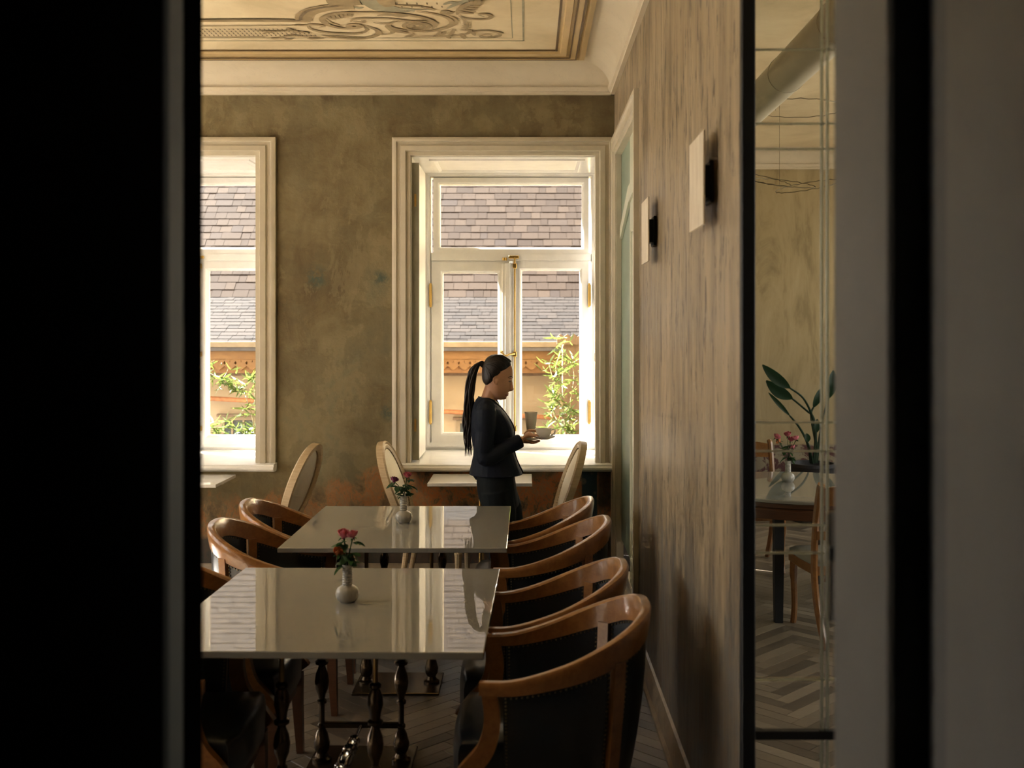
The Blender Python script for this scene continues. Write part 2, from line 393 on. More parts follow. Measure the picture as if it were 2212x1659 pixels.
def mat_shingle(name='asphalt_shingle', cols=None):
    t = NT(name); oi = t.node('ShaderNodeObjectInfo'); ge = t.node('ShaderNodeNewGeometry')
    rnd = t.math('FRACT', t.math('ADD', oi.outputs['Random'], ge.outputs['Random Per Island']))
    c = t.ramp(rnd, cols or [(0, (.0225, .0158, .0125, 1)), (.25, (.028, .0197, .0152, 1)), (.6, (.0325, .0230, .0175, 1)), (.88, (.0385, .0275, .0206, 1)), (1, (.0245, .0187, .0170, 1))])
    n = t.noise(160, 3, .6); t.color(t.mix(.35, c, t.ramp(n, [(.3, .5), (.7, 1.0)]), 'MULTIPLY')).rough(.9).set(Specular_IOR_Level=.08); t.bump(n, .2, .003); return t.m
def leafy(name, c, sp=.6):
    t = NT(name); n = t.noise(7, 4, .6); cc = t.ramp(n, [(.3, tuple(x * sp for x in c) + (1,)), (.7, c + (1,))]); t.color(cc).rough(.5)
    tl = t.node('ShaderNodeBsdfTranslucent'); t.link(cc, tl.inputs[0]); mx = t.node('ShaderNodeMixShader'); mx.inputs[0].default_value = .5
    t.link(t.b.outputs[0], mx.inputs[1]); t.link(tl.outputs[0], mx.inputs[2]); t.link(mx.outputs[0], t.n['Material Output'].inputs['Surface']); return t.m
M['bamboo_leaf'] = leafy('bamboo_leaf', (.085, .125, .024)); M['leaf'] = leafy('rose_leaf', (.035, .10, .025)); M['plant_leaf'] = leafy('plant_leaf', (.022, .066, .028))
M['tumbler'] = leafy('frosted_glass', (.85, .82, .76), .93); M['porcelain'] = leafy('fine_porcelain', (.86, .83, .78), .95)
M['window_table_top'] = plain('window_lit_lacquer', (.66, .63, .57, 1), .05, .015, 2)  # paler than the dining tops: window light put into the colour
M['far_wall'] = mat_far_wall(); M['right_wall'] = mat_right_wall(); M['side_wall'] = mat_side_wall(); M['ceiling'] = mat_ceiling()
M['cornice'] = mat_cornice(); M['floor'] = mat_floor(); M['shingle'] = mat_shingle(); M['shingle_grey'] = mat_shingle('sun_dimmed_grey_shingle', [(0, (.0075, .0058, .0055, 1)), (.25, (.0098, .0077, .0070, 1)), (.6, (.0118, .0092, .0081, 1)), (.88, (.0144, .0111, .0096, 1)), (1, (.0085, .0071, .0070, 1))])  # lower slope is greyer, and darkened in colour to offset its stronger sun
M['floor_gap'] = plain('floor_gap', (.018, .014, .010, 1), .8, .2, 10)
M['ochre'] = plain('ochre_moulding', (.50, .355, .165, 1), .5, .12, 3, bump=.06)
M['ochre_dark'] = plain('ochre_dark_strip', (.115, .065, .022, 1), .6, .15, 6)
M['fresco_brown'] = plain('fresco_brown', (.34, .255, .135, 1), .8, .25, 9)
M['fresco_dark'] = plain('fresco_umber', (.20, .145, .08, 1), .8, .25, 9)
M['fresco_grey'] = plain('fresco_grey', (.32, .29, .19, 1), .8, .2, 9)
M['fresco_light'] = plain('fresco_ochre', (.42, .325, .175, 1), .8, .2, 9)
M['baseboard'] = plain('worn_board', (.34, .27, .19, 1), .4, .3, 9, bump=.2)

# ================================================================ THE SETTING
FY, RX, CZ = 7.57, .6155, 3.66            # window wall, right wall, ceiling
LX, NY = -4.6, 1.70                       # left wall, wall with the doorway we look through
WF = 8.35                                 # plane of the window frames
W1 = dict(x0=-.829, x1=.533, z0=.852, z1=3.031); WSHIFT = -2.396

def wall_cells(u0, u1, v0, v1, holes, d0, d1, fn):
    """slab u x v with rectangular holes, thickness d0..d1, only outer faces"""
    us = sorted({u0, u1, *[h[0] for h in holes], *[h[1] for h in holes]}); us_ = [u for u in us if u0 <= u <= u1]
    vs_ = sorted({v0, v1, *[h[2] for h in holes], *[h[3] for h in holes]}); vs_ = [v for v in vs_ if v0 <= v <= v1]
    mb = MB()
    def solid(i, j):
        if not (0 <= i < len(us_) - 1 and 0 <= j < len(vs_) - 1): return False
        cu, cv = (us_[i] + us_[i+1]) / 2, (vs_[j] + vs_[j+1]) / 2
        return not any(h[0] < cu < h[1] and h[2] < cv < h[3] for h in holes)
    for i in range(len(us_) - 1):
        for j in range(len(vs_) - 1):
            if not solid(i, j): continue
            a, b, c, d = us_[i], us_[i+1], vs_[j], vs_[j+1]
            q = lambda *p: mb.add([fn(*x) for x in p], [(0, 1, 2, 3)])
            q((a, c, d0), (b, c, d0), (b, d, d0), (a, d, d0)); q((a, c, d1), (a, d, d1), (b, d, d1), (b, c, d1))
            if not solid(i-1, j): q((a, c, d0), (a, d, d0), (a, d, d1), (a, c, d1))
            if not solid(i+1, j): q((b, c, d0), (b, c, d1), (b, d, d1), (b, d, d0))
            if not solid(i, j-1): q((a, c, d0), (a, c, d1), (b, c, d1), (b, c, d0))
            if not solid(i, j+1): q((a, d, d0), (b, d, d0), (b, d, d1), (a, d, d1))
    bm_v = {}; 
    # weld
    nv = []; nf = []
    for f in mb.f:
        g = []
        for i in f:
            k = tuple(round(c, 5) for c in mb.v[i])
            if k not in bm_v: bm_v[k] = len(nv); nv.append(k)
            g.append(bm_v[k])
        nf.append(tuple(g))
    mb.v, mb.f = nv, nf
    return mb
WSC = 1.10; WANC = .609                    # the left window is a little wider, measured from its right casing edge
w2x = lambda x: WANC + (x - WANC) * WSC + WSHIFT
holes = [(W1['x0'], W1['x1'], W1['z0'], W1['z1']), (w2x(W1['x0']), w2x(W1['x1']), W1['z0'], W1['z1'])]
struct(wall_cells(LX - .4, RX + .0, -.1, CZ, holes, FY, 8.6, lambda u, v, d: (u, d, v)).build('wall_far', M['far_wall'], smooth=0))
# right partition with a doorway near the window wall
DY0, DY1, DZ = 6.03, 7.40, 3.03
struct(wall_cells(3.07, FY, -.1, CZ, [(DY0, DY1, -.2, DZ)], RX, RX + .033, lambda u, v, d: (d, u, v)).build('wall_right', M['right_wall'], smooth=0))
# left wall with three tall windows added to light the room (outside the frame)
added_windows = [(2.15, 3.55, .85, 3.03), (4.0, 5.4, .85, 3.03), (5.85, 7.25, .85, 3.03)]
struct(wall_cells(NY - .8, FY, -.1, CZ, added_windows, LX - .4, LX, lambda u, v, d: (d, u, v)).build('wall_left', M['far_wall'], smooth=0))
for k, h in enumerate(added_windows):
    w = MB(); w.frame(h[0], h[1], h[2], h[3], [(0, 0), (0, .08), (.07, .08), (.07, 0)], lambda u, v, d: (LX - .3 + d, u, v))
    w.box(LX - .28, LX - .23, (h[0]+h[1])/2 - .03, (h[0]+h[1])/2 + .03, h[2], h[3]); w.box(LX - .28, LX - .23, h[0], h[1], 2.3, 2.36)
    struct(w.build('window_%d' % (k + 3), M['white_paint']))
    portal('portal_left', (LX - .42, (h[0]+h[1])/2, (h[2]+h[3])/2), 1.4, 2.2, (1, 0, 0))
for s in (0, WSHIFT):
    portal('portal_far', ((W1['x0']+W1['x1'])/2 + s, 8.62, 1.95), 1.36, 2.2, (0, -1, 0))
# doorway wall between us and the room
DX0, DX1 = -.520, .488
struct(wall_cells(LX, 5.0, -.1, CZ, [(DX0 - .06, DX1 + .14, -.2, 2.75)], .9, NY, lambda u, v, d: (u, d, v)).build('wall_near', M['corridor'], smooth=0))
# side room shell
struct(wall_cells(.62, 5.0, -.1, CZ, [], 11.07, 11.3, lambda u, v, d: (u, d, v)).build('wall_side_far', M['side_wall'], smooth=0))
added_side_windows = [(2.2, 3.8, .85, 3.03), (4.6, 6.2, .85, 3.03), (7.2, 8.8, .85, 3.03), (9.3, 10.5, .85, 3.03)]  # unseen window openings, added to bring daylight into the side room
struct(wall_cells(NY, 11.3, -.1, CZ, added_side_windows, 4.6, 4.9, lambda u, v, d: (d, u, v)).build('wall_side_right', M['side_wall'], smooth=0))
for h in added_side_windows: portal('portal_side', (4.92, (h[0]+h[1])/2, 1.94), h[1]-h[0], 2.18, (-1, 0, 0))
struct(MB().box(.62, .70, 8.6, 11.1, -.1, CZ).build('wall_side_left', M['side_wall'], smooth=0))
# the corridor we stand in
c = MB(); c.box(-2.2, -2.1, -2.6, .9, -.1, 3); c.box(2.1, 2.2, -2.6, .9, -.1, 3); c.box(-2.2, 2.2, -2.7, -2.6, -.1, 3); c.box(-2.2, 2.2, -2.7, .9, 3, 3.1)
struct(c.build('wall_corridor', M['corridor'], smooth=0))

# ---- ceiling with moulded panel frame and painted scrollwork
ceil = struct(MB().box(LX - .4, 5.0, .9, 8.6, CZ, CZ + .25).box(.62, 5.0, 8.6, 11.3, CZ, CZ + .25).build('ceiling', M['ceiling'], smooth=0))
PX0, PX1, PY0, PY1 = -4.25, .386, 2.2, 7.27
fr = MB().frame(PX0, PX1, PY0, PY1, [(0, .001), (0, .022), (.035, .030), (.045, .018), (.060, .018), (.066, .034), (.10, .034), (.106, .016), (.122, .016), (.128, .028), (.165, .022), (.172, .008), (.195, .008), (.196, .001)],
                lambda u, v, h: (u, v, CZ - h))
fro = fr.build('panel_moulding', M['ochre'], ceil, smooth=20)
for i0, i1, h in ((.056, .067, .0365), (.099, .108, .0365), (.190, .203, .0105)):  # thin dark strips standing proud of the moulding face
    MB().frame(PX0, PX1, PY0, PY1, [(i0, h - .004), (i0, h), (i1, h), (i1, h - .004)], lambda u, v, h: (u, v, CZ - h)).build('moulding_dark_strip', M['ochre_dark'], fro, smooth=0)

def ceil_pt(px, py, h=.002):
    y = (CZ - EYE) * F / (VY - py); return Vector(((px - VX) / F * y, y, CZ - h))
NR = [0]
def ribbon(mb, pts, w, h=.002):
    """flat painted stroke on the ceiling; w = widths in metres (number or list)"""
    pts = [Vector(p) for p in pts]; n = len(pts); w = w if isinstance(w, list) else [w] * n
    w = [q * .72 for q in w]; NR[0] += 1; dz_ = NR[0] * 4e-6
    L = []; Q = []
    for i, p in enumerate(pts):
        t = pts[min(i+1, n-1)] - pts[max(i-1, 0)]; t.z = 0; t = t.normalized() if t.length > 1e-9 else Vector((1, 0, 0))
        s = Vector((-t.y, t.x, 0)) * w[i] / 2; L.append(p + s - Vector((0, 0, dz_ + i * 2e-7))); Q.append(p - s - Vector((0, 0, dz_ + i * 2e-7)))
    b = len(mb.v); mb.v += [tuple(p) for p in L + Q]
    mb.f += [(b+i, b+i+1, b+n+i+1, b+n+i) for i in range(n-1)]
C1 = lambda x, y: ceil_pt(430 + x / 4.916, y / 4.916)
C2 = lambda x, y: ceil_pt(800 + x / 4.424, y / 4.424)
def stroke(mb, fn, pts, w, taper=True, n=7):
    q = spline([(x, y, 0) for x, y in pts], n); m = len(q)
    ws = [w * (.25 + .75 * math.sin(PI * min(1, max(0, (i + .5) / m))) if taper else 1) for i in range(m)]
    ribbon(mb, [fn(p.x, p.y) for p in q], ws)
def spiral(mb, fn, cx, cy, rx, ry, turns, a0, w, flip=1, shrink=.25):
    q = []
    n = int(turns * 26)
    for i in range(n + 1):
        t = i / n; a = a0 + flip * 2 * PI * turns * t; k = 1 - (1 - shrink) * t
        q.append(fn(cx + rx * k * math.cos(a), cy + ry * k * math.sin(a)))
    ribbon(mb, q, [w * (1 - .55 * i / n) for i in range(n + 1)])
br = MB(); dk = MB(); gy = MB(); lt = MB()
# thin framing lines
XI, YI = ceil_pt(1131, 88).x, ceil_pt(1131, 88).y
for off, w in ((0, .016), (.07, .008)):
    ribbon(gy, [(PX0 + .45 + off, YI - off, CZ - .002), (XI - off, YI - off, CZ - .002)], w)
    ribbon(gy, [(XI - off, YI - off, CZ - .002), (XI - off, PY0 + .5 + off, CZ - .002)], w)
# left band: double line, field of dashes, inner lines
stroke(br, C1, [(-600, 212), (20, 210), (600, 206), (1180, 214)], .085, False)
stroke(dk, C1, [(-600, 200), (20, 200), (600, 197), (1080, 205)], .018, False)
stroke(br, C1, [(-600, 270), (20, 269), (1040, 263)], .020, False)
stroke(br, C1, [(-600, 394), (20, 390), (700, 384)], .020, False)
for r in range(4):
    for i in range(-8, 26):
        x = 30 + i * 47 + r * 24; y = 290 + r * 21
        if x < 1020 + r * 80: ribbon(dk, [C1(x, y), C1(x + 13, y + 16)], .012)
# the broad curled border
stroke(br, C1, [(1125, 205), (1110, 170), (1180, 115), (1330, 78), (1500, 62), (1640, 60)], .14, False)
stroke(dk, C1, [(1080, 200), (1085, 160), (1150, 105), (1300, 68), (1480, 52)], .03, False)
stroke(br, C1, [(1570, 50), (1530, 10), (1510, -60)], .26, False)
stroke(gy, C1, [(1700, 50), (1680, 0), (1660, -60)], .28, False)
stroke(gy, C1, [(1650, 66), (1700, 84), (1740, 70)], .04)
stroke(gy, C2, [(-5, -60), (40, 20), (120, 70), (250, 108)], .20, False)
stroke(br, C2, [(100, -40), (140, 20), (200, 50)], .10, False)
stroke(gy, C2, [(140, 68), (260, 85), (400, 88), (620, 86)], .03)
stroke(br, C2, [(210, 20), (230, 42), (460, 52), (620, 88)], .03, False)
stroke(br, C2, [(210, 40), (200, -10), (210, -60)], .05, False)
for i in range(10):
    ribbon(dk, [C2(250 + i * 48, 10 + (i % 2) * 32), C2(256 + i * 48, 28 + (i % 2) * 30)], .012)
# the pair of facing volutes
spiral(br, C1, 1640, 268, 95, 24, 2.2, 2.6, .045, -1)
stroke(br, C1, [(2060, 128), (1750, 122), (1480, 130), (1340, 165), (1310, 205), (1390, 262), (1550, 294), (1700, 285), (1735, 262)], .055)
stroke(lt, C1, [(1345, 190), (1400, 235), (1520, 270)], .03)
for k in range(6):
    stroke(br, C1, [(1370 + k * 45, 160 - k * 6), (1400 + k * 42, 185 - k * 5), (1460 + k * 34, 200 - k * 10)], .035)
stroke(br, C1, [(1140, 260), (1180, 250), (1290, 258), (1320, 270), (1270, 278)], .04)
stroke(br, C1, [(1150, 262), (1190, 300), (1330, 335), (1560, 350), (1700, 345), (1780, 310), (1750, 272)], .05)
stroke(br, C1, [(1300, 360), (1420, 385), (1600, 402), (1770, 395), (1890, 360), (1900, 320), (1840, 290), (1760, 262)], .055)
for k in range(8):
    stroke(lt, C1, [(1320 + k * 60, 366 + k * 4), (1360 + k * 60, 372 + k * 3), (1390 + k * 60, 386 + k * 1)], .028)
stroke(br, C1, [(1610, 222), (1660, 190), (1900, 186), (2110, 196)], .035)
stroke(br, C1, [(1630, 215), (1700, 232), (1760, 222), (1720, 205)], .028)
stroke(br, C1, [(1850, 225), (1920, 242), (2020, 240), (2120, 205)], .022)
stroke(br, C1, [(1890, 152), (1980, 146), (2090, 150), (2212, 160)], .05)
# centre volute of the right half
spiral(br, C2, 455, 240, 165, 52, 2.6, .2, .035, -1, .22)
spiral(lt, C2, 450, 240, 75, 24, 2.0, 1.2, .03, 1, .3)
stroke(br, C2, [(-60, 112), (140, 112), (400, 140), (560, 180), (625, 225), (590, 265)], .055)
stroke(br, C2, [(-40, 168), (160, 168), (420, 200), (560, 232), (580, 250)], .035)
stroke(br, C2, [(440, 100), (620, 128), (740, 165), (780, 215), (730, 255), (560, 290), (380, 285), (230, 260), (180, 225)], .05)
stroke(br, C2, [(740, 140), (810, 170), (820, 215), (770, 250)], .03)
stroke(br, C2, [(70, 138), (170, 128), (280, 145), (370, 142)], .05)
stroke(lt, C2, [(105, 328), (170, 320), (215, 300), (180, 262), (165, 240), (220, 205), (290, 205)], .05)
for k in range(5):
    stroke(br, C2, [(160 + k * 14, 230 + k * 14), (210 + k * 22, 262 + k * 10), (300 + k * 24, 290 + k * 6)], .03)
stroke(br, C2, [(320, 340), (420, 345), (560, 340), (720, 340), (900, 320), (1000, 292), (1120, 285), (1220, 305), (1240, 330), (1170, 350), (1080, 352), (1050, 335), (1110, 318), (1160, 332), (1120, 342)], .032)
for x, y, dx, dy in ((660, 330, 60, -40), (740, 335, 60, -65), (900, 322, 60, -45), (720, 338, 40, 22), (860, 328, 40, 35), (960, 300, 40, 30), (600, 338, 70, -45), (1190, 300, 80, 14), (330, 344, 90, -30)):
    stroke(br, C2, [(x, y), (x + dx * .6, y + dy * .35), (x + dx, y + dy)], .04)
# upright leaf spray and its hanging stem
stroke(br, C2, [(830, 130), (850, 80), (930, 30), (1030, -10), (1080, -60)], .06)
for k in range(6):
    stroke(br, C2, [(850 + k * 26, 95 - k * 16), (890 + k * 30, 110 - k * 20), (990 + k * 20, 122 - k * 24)], .05)
    stroke(gy, C2, [(860 + k * 34, 80 - k * 18), (900 + k * 34, 62 - k * 20), (880 + k * 44, 20 - k * 22)], .035)
stroke(br, C2, [(840, 138), (920, 170), (1080, 178), (1155, 155), (1120, 128), (1040, 130), (1090, 150)], .04)
stroke(br, C2, [(850, 140), (890, 180), (925, 215), (930, 250), (905, 282)], .022)
for k in range(5):
    stroke(br, C2, [(880 - k * 6, 215 + k * 17), (920, 222 + k * 15), (962, 216 + k * 17)], .03)
spiral(br, C2, 725, 108, 48, 15, 1.6, 0, .05, 1, .3)
spiral(gy, C2, 325, 96, 75, 18, 1.9, .5, .05, -1, .25)
stroke(gy, C2, [(730, 80), (800, 45), (900, 5), (960, -40)], .05)
stroke(gy, C2, [(700, 40), (760, 20), (840, 25), (930, 0)], .06)
# left feathery tails
for pts in ([(560, 315), (760, 322), (1000, 318)], [(930, 285), (1000, 318), (1150, 335)], [(980, 345), (1060, 330), (1200, 342)], [(680, 350), (740, 330), (800, 345)], [(770, 390), (800, 400), (860, 388)], [(860, 398), (940, 372), (1100, 376), (1290, 385)], [(900, 402), (950, 408), (1000, 398)], [(1150, 395), (1200, 402), (1330, 398)], [(1010, 255), (1070, 258), (1140, 262)]):
    stroke(br, C1, pts, .04)
for mb, m, hh in ((gy, 'fresco_grey', .0), (lt, 'fresco_light', .002), (br, 'fresco_brown', .004), (dk, 'fresco_dark', .006)):
    mb.v = [(x, y, z - hh) for x, y, z in mb.v]
    tag(mb.build('painted_scrollwork', M[m], ceil, smooth=0), kind='stuff')

# ---- cornices (coves) on the window wall, right wall and side room
prof = [(0, 3.465), (.028, 3.465), (.030, 3.480), (.044, 3.486), (.050, 3.515), (.036, 3.518)]
prof += [(.036 + .20 * (1 - math.cos(a)), 3.518 + .142 * math.sin(a)) for a in [PI/2 * k / 8 for k in range(1, 9)]] + [(.30, CZ + .001), (0, CZ + .001)]
struct(MB().prism(prof, lambda u, v, d: (d, FY - u, v), LX, RX).build('trim_1', M['cornice'], smooth=30))
struct(MB().prism(prof, lambda u, v, d: (RX - u, d, v), 3.07, FY).build('trim_2', M['cornice'], smooth=30))
struct(MB().prism(prof, lambda u, v, d: (d, 11.07 - u, v), .7, 4.6).build('trim_3', M['cornice'], smooth=30))
struct(MB().prism(prof, lambda u, v, d: (LX + u, d, v), NY, FY).build('trim_4', M['cornice'], smooth=30))

# ---- windows
def make_window():
    root = empty('window_1', (0, FY, 0)); struct(root)
    B = lambda mb, n, m='white_paint', p=None, s=30: (mb.xf(Matrix.Translation((0, -FY, 0))), mb.build(n, M[m], p or root, s))[1]
    w = W1
    B(MB().frame(-.961, .609, .852, 3.163, [(0, 0), (0, .030), (.022, .040), (.030, .040), (.034, .026), (.058, .026), (.062, .044), (.096, .050), (.102, .030), (.128, .030), (.132, .0), (.132, -.02)],
                 lambda u, v, h: (u, FY - h, v), 3), 'casing', 'cream_paint')
    sp = [(-.02, .800), (.085, .800), (.105, .806), (.118, .820), (.118, .832), (.104, .842), (.104, .850), (.09, .856), (-.78, .858), (-.78, .80)]
    B(MB().prism(sp, lambda u, v, d: (d, FY - u, v), -.905, .6145), 'sill', 'white_paint')
    # reveals lined with panelled boards
    t = MB(); t.box(w['x1'] - .006, w['x1'] + .004, FY, WF, w['z0'], w['z1'])
    for a, b in ((.95, 1.55), (1.62, 2.92)):
        t.frame(FY + .1, WF - .08, a, b, [(0, 0), (.0, .010), (.022, .012), (.03, .003), (.031, 0)], lambda u, v, h: (w['x1'] - .006 - h, u, v))
    B(t, 'reveal_board')
    t = MB(); t.box(w['x0'] - .004, w['x0'] + .006, FY, WF, w['z0'], w['z1'])
    B(t, 'reveal_board')
    t = MB(); t.box(w['x0'], w['x1'], FY, WF, w['z1'] - .006, w['z1'] + .004)
    t.frame(w['x0'] + .12, w['x1'] - .12, FY + .08, WF - .12, [(0, 0), (0, .012), (.03, .014), (.05, .004), (.051, 0)], lambda u, v, h: (u, v, w['z1'] - .006 - h))
    B(t, 'soffit_board')
    # folded shutter against the left reveal
    sh = B(MB().rbox(w['x0'] + .010, w['x0'] + .052, FY + .02, FY + .52, .875, 2.985, .003), 'shutter', 'white_paint')
    B(MB().rbox(w['x0'] + .006, w['x0'] + .056, FY + .010, FY + .022, .872, 2.988, .002), 'shutter_edge_unlit', 'shutter_edge_unlit', sh)
    t = MB()
    for z in (1.12, 2.72): t.box(w['x0'] + .022, w['x0'] + .036, FY + .006, FY + .012, z - .045, z + .045)
    B(t, 'hinge', 'brass', sh)
    q = lambda px: (px - VX) / F * WF
    z_ = lambda py: EYE - (py - VY) / F * WF
    fn = lambda u, v, h: (u, WF - h, v)
    xo0, xo1, zo0, zo1 = q(920), q(1288), z_(966), z_(372)
    f = MB().frame(xo0 - .04, xo1 + .04, zo0 - .04, zo1 + .04, [(0, -.10), (0, -.004), (.04, -.004), (.04, .015), (.054, .018), (.062, .006), (.074, .006), (.080, -.012), (.080, -.10)], fn)
    f.box(q(932), q(1276), WF, WF + .07, z_(565), z_(546)); f.box(q(932), q(1276), WF - .012, WF, z_(563), z_(549))
    fo = B(f, 'frame')
    def sash(name, a, b, c, d, ga, gb, gc, gd):
        s = MB().frame(a, b, c, d, [(0, -.055), (0, .004), (ga - a - .018, .006), (ga - a - .010, .0), (ga - a, -.02), (ga - a, -.055)], fn)
        # independent insets: shift the inner edges so the glass opening matches
        so = B(s, name)
        B(MB().box(ga - .002, gb + .002, WF + .028, WF + .034, gc - .01, gd + .01), 'pane', 'glass', so, 0)
        return so
    sash('transom_sash', q(936), q(1272), z_(549), z_(384), q(951), q(1252), z_(546), z_(407))
    L_ = sash('casement', q(932), q(1100), z_(960), z_(565), q(957), q(1083), z_(938), z_(585))
    R_ = sash('casement', q(1108), q(1272), z_(960), z_(565), q(1133) - .02, q(1248), z_(938), z_(585))
    m = MB().rbox(q(1084), q(1109), WF - .035, WF + .02, z_(955), z_(569), .008); m.rbox(q(1091), q(1103), WF - .052, WF - .03, z_(955), z_(569), .008, 2)
    B(m, 'meeting_stile', 'white_paint', L_)
    xr = q(1112)
    rod = MB().tube([(xr, WF - .035, z_(556)), (xr, WF - .035, z_(930))], .0068, 10)
    for py in (575, 765, 925): rod.rbox(xr - .016, xr + .016, WF - .045, WF - .004, z_(py) - .02, z_(py) + .02, .004)
    rod.rbox(q(1099), q(1121), WF - .04, WF - .004, z_(559), z_(553), .003)
    B(rod, 'espagnolette_rod', 'brass', R_)
    hd = MB().tube(spline([(xr, WF - .05, z_(764)), (q(1101), WF - .075, z_(765)), (q(1092), WF - .08, z_(768)), (q(1085), WF - .08, z_(761))], 5), [.007] * 15 + [.010], 8)
    hd.ball((q(1084.5), WF - .08, z_(760)), .012, 8, 6)
    B(hd, 'handle', 'brass', R_)
    bl = MB().tube([(q(1088), WF - .02, z_(563)), (q(1088), WF - .02, z_(557))], .010, 8); bl.tube([(q(1093), WF - .02, z_(563)), (q(1093), WF - .02, z_(557))], .010, 8)
    B(bl, 'latch', 'brass', L_)
    for s_, px in ((L_, 930.5), (R_, 1273)):
        for py in (638, 890):
            h = MB().tube([(q(px), WF - .022, z_(py + 23)), (q(px), WF - .022, z_(py - 23))], .0125, 10)
            h.ball((q(px), WF - .022, z_(py - 24)), .010, 8, 5); h.ball((q(px), WF - .022, z_(py + 24)), .010, 8, 5)
            B(h, 'hinge', 'brass', s_)
    return root
win = make_window()
win2 = copy_tree(win); win2.name = 'window_2'; win2.scale.x = WSC; win2.location.x = w2x(0)

# ---- doorway in the right wall, seen edge-on, and the painted passage behind it
d = empty('door_1', (RX, 6.7, 0)); struct(d)
def DB(mb, n, m, s=30): mb.xf(Matrix.Translation((-RX, -6.7, 0))); return mb.build(n, M[m], d, s)
DB(MB().frame(DY0 - .13, DY1 + .13, 0, DZ + .11, [(0, 0), (0, .028), (.022, .030), (.030, .018), (.06, .018), (.064, .026), (.098, .024), (.104, .008), (.125, .008), (.127, -.05)], lambda u, v, h: (RX - h, u, v), 3), 'casing', 'cream_paint')
DB(MB().frame(DY0 - .002, DY1 + .002, 0, DZ + .002, [(0, -.034), (0, .001), (.012, .001), (.012, -.034)], lambda u, v, h: (RX - h, u, v), 3), 'jamb', 'cream_paint')
DB(MB().rbox(RX - .01, RX + .06, DY0, DY1, 0, .03, .004), 'threshold', 'baseboard')
# two recessed leaves: a glazed green one and a cream one standing on a short plinth
gl_ = DB(MB().rbox(RX + .036, RX + .060, 6.72, DY1, .34, DZ, .003), 'green_leaf', 'green_paint')
lf = DB(MB().rbox(RX + .030, RX + .066, DY0, 6.735, .20, DZ, .004), 'cream_leaf', 'leaf_paint')
t = MB().frame(DY0 + .12, 6.64, .35, 2.45, [(0, 0), (0, .010), (.03, .012), (.045, .004), (.046, 0)], lambda u, v, h: (RX + .030 - h, u, v))
t.xf(Matrix.Translation((-RX, -6.7, 0))); t.build('panel_moulding', M['leaf_paint'], lf, 30)
t = MB().prism([(DY0 + .02, 2.66), (6.70, 2.60), (7.30, 2.42), (7.30, 2.50), (6.72, 2.70), (DY0 + .02, 2.74)], lambda u, v, d_: (d_, u, v), RX + .016, RX + .034); t.xf(Matrix.Translation((-RX, -6.7, 0))); t.build('ledge', M['leaf_paint'], lf, 30)
DB(MB().rbox(RX + .028, RX + .07, 6.60, 7.05, .10, .20, .004), 'plinth', 'white_paint')
# ---- baseboards
bp = [(0, 0), (.038, 0), (.038, .018), (.026, .034), (.024, .10), (.014, .118), (.012, .135), (0, .14)]
struct(MB().prism(bp, lambda u, v, d_: (RX - u, d_, v), 3.07, DY0 - .13).build('baseboard_right', M['baseboard'], smooth=30))
struct(MB().prism(bp, lambda u, v, d_: (d_, FY - u, v), LX, RX).build('baseboard_far', M['baseboard'], smooth=30))
struct(MB().prism(bp, lambda u, v, d_: (d_, 11.07 - u, v), .7, 4.6).build('baseboard_side', M['baseboard'], smooth=30))

# ---- floor: herringbone parquet
fl = struct(MB().box(LX - .4, 5.0, -2.7, 11.3, -.12, -.004).build('floor', M['floor_gap'], smooth=0))
PW, K = .074, 6; PL = PW * K
pm = MB().rbox(.0012, PL - .0012, .0012, PW - .0012, -.010, 0, .0015).mesh('plank'); pm.materials.append(M['floor'])
planks = []
ca = math.cos(PI/4)
for a in range(-60, 215):
    for j in range(-13, 14):
        for kind in (0, 1):
            if kind == 0: u, v = a + 2*K*j, a
            else: u, v = a, a + 1 + 2*K*j
            cu, cv = (u + (K/2 if kind == 0 else .5)) * PW, (v + (.5 if kind == 0 else K/2)) * PW
            x, y = ca*cu - ca*cv, ca*cu + ca*cv
            if not (-4.4 < x < 4.4 and 1.9 < y < 10.8): continue
            if -4.8 < x < .9 and y > 7.45: continue
            ox, oy = u*PW, v*PW
            if kind: ox += PW
            planks.append((x, y, ca*ox - ca*oy, ca*ox + ca*oy, PI/4 + (PI/2 if kind else 0)))
def plank_rank(p):
    x, y = p[0], p[1]
    if x < RX + .1: return y + (0 if .2 < x < .7 else .5 * abs(x + .45))
    return 50
planks.sort(key=plank_rank)
rest = MB()
for i, (x, y, ox, oy, r) in enumerate(planks):
    if i < 300:
        o = bpy.data.objects.new('plank', pm); COL.objects.link(o); o.parent = fl; o.location = (ox, oy, R.uniform(-.0012, 0)); o.rotation_euler = (0, 0, r)
    else:
        m4 = Matrix.Translation((ox, oy, R.uniform(-.0012, 0))) @ Matrix.Rotation(r, 4, 'Z')
        q = [m4 @ Vector(c_) for c_ in ((.0012, .0012, -.01), (PL-.0012, .0012, -.01), (PL-.0012, PW-.0012, -.01), (.0012, PW-.0012, -.01), (.0012, .0012, 0), (PL-.0012, .0012, 0), (PL-.0012, PW-.0012, 0), (.0012, PW-.0012, 0))]
        rest.add(q, [(4,5,6,7),(0,1,5,4),(1,2,6,5),(2,3,7,6),(3,0,4,7)])
tag(rest.build('parquet', M['floor'], fl, 0), kind='stuff')

